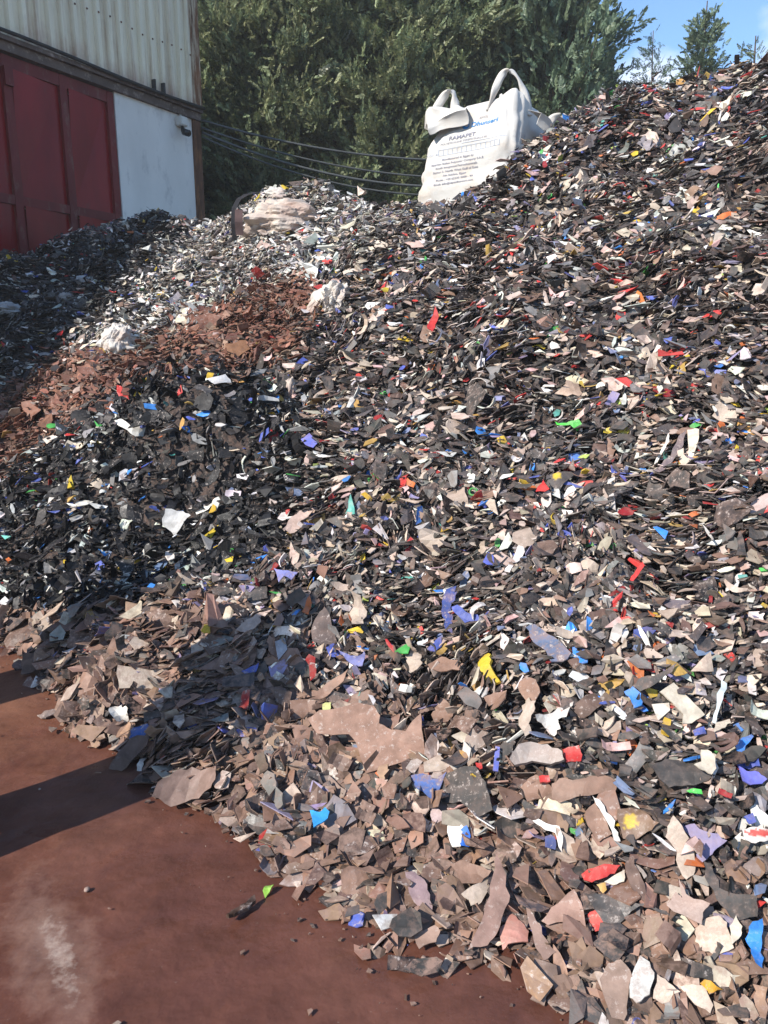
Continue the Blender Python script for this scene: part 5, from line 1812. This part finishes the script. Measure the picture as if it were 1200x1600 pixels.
m_sk1 = fabric_material('sack_beige', (.56, .48, .40), dirt=(.30, .19, .155), dirt_at=.52)
m_sk2 = fabric_material('sack_white', (.58, .54, .48), dirt=(.40, .30, .25), dirt_at=.56)
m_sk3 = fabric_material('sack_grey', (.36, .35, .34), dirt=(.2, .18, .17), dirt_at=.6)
m_blk = simple_mat('black_webbing', (.022, .020, .022), .6, .3, 12)

r_, w_, h_ = sack('sack', 'large beige sack half buried on the crest, dark straps at its end', 440, 328, 0, 122, 72, .55, m_sk1, 1.3, 0.06, 0.10, .34)
bm = bmesh.new()
def strap(pts, wd):
    pr = None
    for p in pts:
        a = bm.verts.new(Vector(p) + Vector((-wd, 0, 0))); b_ = bm.verts.new(Vector(p) + Vector((wd, 0, 0)))
        c = bm.verts.new(Vector(p) + Vector((wd, .02, 0))); d = bm.verts.new(Vector(p) + Vector((-wd, .02, 0)))
        if pr:
            for k in range(4): bm.faces.new((pr[k], pr[(k + 1) % 4], (a, b_, c, d)[(k + 1) % 4], (a, b_, c, d)[k]))
        pr = (a, b_, c, d)
strap([(-.44, -.10, -.22), (-.455, -.14, -.08), (-.45, -.14, .06), (-.41, -.12, .15), (-.34, -.1, .20), (-.24, -.08, .235), (-.12, -.08, .225)], .022)
from_bm('strap', bm, m_blk, r_)
bm = bmesh.new()
strap([(-.385, -.26, -.19), (-.395, -.28, -.08), (-.395, -.27, .03)], .036)
from_bm('strap', bm, simple_mat('brown_strap', (.10, .06, .055), .7, .3, 9), r_)
sack('sack', 'small white sack sitting on top of the large beige sack', 437, 298, 0, 42, 24, .25, m_sk2, 4.1, 0.1, .5, .18, .35)
sack('sack', 'bright white crumpled sack with pinkish hem on the pale slope above the rust brown patch', 182, 523, 0, 52, 52, .36, m_sk2, 7.7, -.2, .6, .36)
sack('sack', 'white sack with deep vertical folds beside the rust brown patch', 526, 455, 0, 58, 56, .36, m_sk2, 2.2, .1, 1.35, .46)
sack('sack', 'slim tan twisted sack scrap standing up between the dark mound and the mixed slope', 454, 601, 0, 19, 42, .12, m_sk1, 9.2, .1, 1.2, .3)
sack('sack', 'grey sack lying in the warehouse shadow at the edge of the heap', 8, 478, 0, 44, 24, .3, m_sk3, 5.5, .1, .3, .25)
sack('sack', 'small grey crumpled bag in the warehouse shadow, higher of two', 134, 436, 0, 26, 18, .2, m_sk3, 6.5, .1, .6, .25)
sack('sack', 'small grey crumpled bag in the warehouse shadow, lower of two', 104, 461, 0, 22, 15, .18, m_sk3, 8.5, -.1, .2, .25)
sack('sack', 'tan crumpled bag end poking out left of the white sack with deep folds', 493, 472, 0, 22, 44, .14, m_sk1, 3.3, .35, 1.0, .28)

# ------------------------------------------------------------------ two people standing beside the viewer; their shadows fall across the toe
def skin_part(name, joints, bones, mat_, parent, root_i=0, sub=2):
    me = bpy.data.meshes.new(name)
    me.from_pydata([j[:3] for j in joints], bones, [])
    ob = bpy.data.objects.new(name, me); COL.objects.link(ob)
    ob.modifiers.new('s', 'SKIN')
    ob.modifiers.new('d', 'SUBSURF').levels = sub
    ob.modifiers['d'].render_levels = sub
    for i, j in enumerate(joints):
        r = j[3]
        me.skin_vertices[0].data[i].radius = r if isinstance(r, tuple) else (r, r)
        me.skin_vertices[0].data[i].use_root = (i == root_i)
    dg = bpy.context.evaluated_depsgraph_get()
    nm = bpy.data.meshes.new_from_object(ob.evaluated_get(dg))
    bpy.data.objects.remove(ob)
    for p in nm.polygons: p.use_smooth = True
    return link_mesh(name, nm, mat_, parent)


def person(x, y, face, h, label, top_col, leg_col):
    root = empty('person', (x, y, 0), face)
    root.scale = (h / 1.74,) * 3
    tag(root, label, 'person')
    skin = simple_mat('skin', (.42, .25, .17), .55, .1, 12)
    J = [(0, 0, .96, (.15, .11)), (0, 0, 1.14, (.135, .10)), (0, .0, 1.34, (.165, .11)), (0, 0, 1.46, (.10, .075)), (0, .01, 1.52, .055), (0, .025, 1.60, (.075, .09)), (0, .02, 1.69, (.072, .085)),
         (.19, 0, 1.42, .055), (.25, .02, 1.14, .042), (.25, .12, .92, .034), (.25, .15, .84, .032),
         (-.19, 0, 1.42, .055), (-.24, .03, 1.14, .042), (-.18, .22, 1.02, .034), (-.13, .28, 1.02, .032),
         (.10, 0, .90, .095), (.11, .01, .50, .062), (.12, -.02, .10, .045), (.13, .10, .035, .038), (.13, .17, .03, .03),
         (-.10, 0, .90, .095), (-.12, .02, .50, .062), (-.13, -.02, .10, .045), (-.15, .10, .035, .038), (-.15, .17, .03, .03)]
    E = [(0, 1), (1, 2), (2, 3), (3, 4), (4, 5), (5, 6), (3, 7), (7, 8), (8, 9), (9, 10), (3, 11), (11, 12), (12, 13), (13, 14), (0, 15), (15, 16), (16, 17), (17, 18), (18, 19), (0, 20), (20, 21), (21, 22), (22, 23), (23, 24)]
    # five fingers on each hand, rooted in the palm, and a nose
    def fingers(i, d, sidev):
        p = Vector(J[i][:3])
        for k in range(4):
            o = p + Vector(sidev) * (.022 * (k - 1.5))
            ln = (.062, .072, .068, .052)[k]
            a = len(J)
            J.append((*(o + Vector(d) * .03), .0105)); J.append((*(o + Vector(d) * (.03 + ln * .6)), .0095)); J.append((*(o + Vector(d) * (.03 + ln) + Vector((0, .01, -.008))), .008))
            E.extend([(i, a), (a, a + 1), (a + 1, a + 2)])
        a = len(J)
        t = p + Vector(sidev) * -.045
        J.append((*(t), .012)); J.append((*(t + Vector(d) * .045), .010))
        E.extend([(i, a), (a, a + 1)])
    fingers(10, (0, .25, -.97), (0, .97, .25))
    fingers(14, (.75, .66, 0), (0, 0, 1))
    J.append((0, .125, 1.60, .016)); E.append((5, len(J) - 1))
    skin_part('body', J, E, skin, root)
    jk = simple_mat('coat_cloth', top_col, .8, .2, 14, .4, .01)
    T = [(0, 0, .94, (.21, .16)), (0, 0, 1.14, (.19, .14)), (0, 0, 1.34, (.205, .14)), (0, 0, 1.46, (.13, .10)), (.20, 0, 1.42, .078), (.255, .02, 1.14, .062), (.252, .10, .95, .052),
         (-.20, 0, 1.42, .078), (-.245, .03, 1.14, .062), (-.20, .19, 1.03, .052),
         (0, .01, .60, (.19, .16)), (0, .01, .24, (.20, .165))]
    skin_part('coat', T, [(0, 1), (1, 2), (2, 3), (3, 4), (4, 5), (5, 6), (3, 7), (7, 8), (8, 9), (0, 10), (10, 11)], jk, root)
    tr = simple_mat('trouser_cloth', leg_col, .85, .2, 14, .4, .01)
    T = [(0, 0, .96, (.13, .10)), (.08, 0, .84, .085), (.10, .01, .50, .074), (.122, -.01, .10, .062), (-.08, 0, .84, .085), (-.105, .02, .50, .074), (-.132, -.01, .10, .062)]
    skin_part('trousers', T, [(0, 1), (1, 2), (2, 3), (0, 4), (4, 5), (5, 6)], tr, root)
    bm = bmesh.new()
    bmesh.ops.create_uvsphere(bm, u_segments=20, v_segments=12, radius=.105)
    for v in bm.verts: v.co = Vector((v.co.x * .88, v.co.y * 1.02 - .005, max(v.co.z * .82, -.012) + 1.668))
    from_bm('hair', bm, simple_mat('dark_hair', (.02, .015, .012), .6, .3, 40), root, True)
    for sx in (.03, -.03):
        bm = bmesh.new(); bmesh.ops.create_uvsphere(bm, u_segments=8, v_segments=6, radius=.011, matrix=Matrix.Translation((sx, .108, 1.628)))
        from_bm('eye', bm, simple_mat('eye_dark', (.03, .025, .02), .2, .1), root, True)
    for sx, dx in ((.12, .13), (-.14, -.15)):
        bm = bmesh.new(); tube(bm, [(sx, -.07, .05), (sx, .0, .055), (dx, .09, .045), (dx, .20, .035)], [.045, .058, .05, .034], 10)
        from_bm('shoe', bm, simple_mat('shoe_leather', (.03, .025, .022), .5, .2, 12), root, True)


person(-1.53, 2.05, R(-50), 1.74, 'person in a long dark coat beside the viewer, throwing the long shadow', (.05, .055, .07), (.04, .045, .07))
person(-2.42, 2.78, R(-60), 1.80, 'person in a long orange coat standing farther along, throwing the upper shadow', (.45, .12, .03), (.05, .05, .055))

# ------------------------------------------------------------------ sky and sun
w = bpy.data.worlds.new('World'); SC.world = w
w.use_nodes = True
nt = w.node_tree
bg = nt.nodes['Background']
sky = nt.nodes.new('ShaderNodeTexSky')
sky.sky_type = 'NISHITA'
sky.sun_disc = False
sky.sun_elevation = EL
sky.sun_rotation = math.atan2(SUN.x, SUN.y)
sky.air_density = 1.0
sky.dust_density = 0.2
sky.ozone_density = 2.5
tc = nt.nodes.new('ShaderNodeTexCoord')
mp = nt.nodes.new('ShaderNodeMapping'); mp.inputs['Scale'].default_value = (1.0, 1.0, 2.4); mp.inputs['Location'].default_value = (0.35, 0.1, 0.0)
nt.links.new(tc.outputs['Generated'], mp.inputs[0])
n1 = noise_n(nt, mp.outputs[0], 3.0, 9, .6)
cf = ramp(nt, n1, [(0.45, (0, 0, 0)), (0.66, (.9, .9, .9))])
nrmv = nt.nodes.new('ShaderNodeVectorMath'); nrmv.operation = 'NORMALIZE'
nt.links.new(tc.outputs['Generated'], nrmv.inputs[0])
bank = None
for cd, wid in (((.455, .84, .285), .0045), ((.300, .914, .262), .0022), ((.16, .90, .42), .004)):
    vm = nt.nodes.new('ShaderNodeVectorMath'); vm.operation = 'DOT_PRODUCT'
    nt.links.new(nrmv.outputs[0], vm.inputs[0])
    vm.inputs[1].default_value = Vector(cd).normalized()
    mr = N(nt, 'ShaderNodeMapRange'); nt.links.new(vm.outputs['Value'], mr.inputs[0])
    mr.inputs[1].default_value = 1 - wid; mr.inputs[2].default_value = 1.0; mr.inputs[3].default_value = 0; mr.inputs[4].default_value = .34
    bank = mr.outputs[0] if bank is None else math_n(nt, 'MAXIMUM', bank, mr.outputs[0])
n2 = noise_n(nt, mp.outputs[0], 9.0, 9, .6)
cf = ramp(nt, math_n(nt, 'ADD', math_n(nt, 'ADD', math_n(nt, 'MULTIPLY', n1, .6), math_n(nt, 'MULTIPLY', n2, .4)), bank), [(0.53, (0, 0, 0)), (0.88, (.85, .85, .85))])
blue = mix(nt, 1.0, sky.outputs[0], (0.84, 0.965, 1.05), 'MULTIPLY')
c = mix(nt, cf, blue, (6.5, 6.6, 6.9))
nt.links.new(c, bg.inputs[0])
bg.inputs[1].default_value = 0.15

sl = bpy.data.lights.new('sun', 'SUN'); sl.energy = 4.6; sl.angle = R(0.55); sl.color = (1.0, 0.94, 0.86)
so = bpy.data.objects.new('sun', sl); COL.objects.link(so)
so.rotation_euler = SUN.to_track_quat('Z', 'Y').to_euler()

# thin haze volume added to lift the blacks like a lens veil
bm = bmesh.new(); box(bm, -320, 320, -320, 320, -1.0, 14.5)
hz = from_bm('haze', bm, None)
hm = bpy.data.materials.new('lens_veil'); hm.use_nodes = True
hn = hm.node_tree; hn.nodes.clear()
ho = hn.nodes.new('ShaderNodeOutputMaterial'); hv = hn.nodes.new('ShaderNodeVolumePrincipled')
hv.inputs['Color'].default_value = (.93, .93, .93, 1); hv.inputs['Density'].default_value = 0.0022
hn.links.new(hv.outputs[0], ho.inputs['Volume'])
hz.data.materials.append(hm)
tag(hz, 'thin pale haze volume added over the yard to imitate a lens veil', None, None, 'stuff')

cam = bpy.data.cameras.new('camera')
co_ = bpy.data.objects.new('camera', cam); COL.objects.link(co_)
co_.location = CAM
co_.rotation_euler = (R(90) - PITCH, 0, 0)
cam.sensor_fit = 'HORIZONTAL'; cam.sensor_width = 36; cam.lens = 36 * F / 1200
cam.clip_end = 2000; cam.clip_start = .05
SC.camera = co_
SC.view_settings.view_transform = 'Standard'
SC.view_settings.look = 'None'
SC.view_settings.exposure = 0.64
SC.view_settings.gamma = 1
SC.cycles.max_bounces = 6
SC.cycles.use_denoising = True
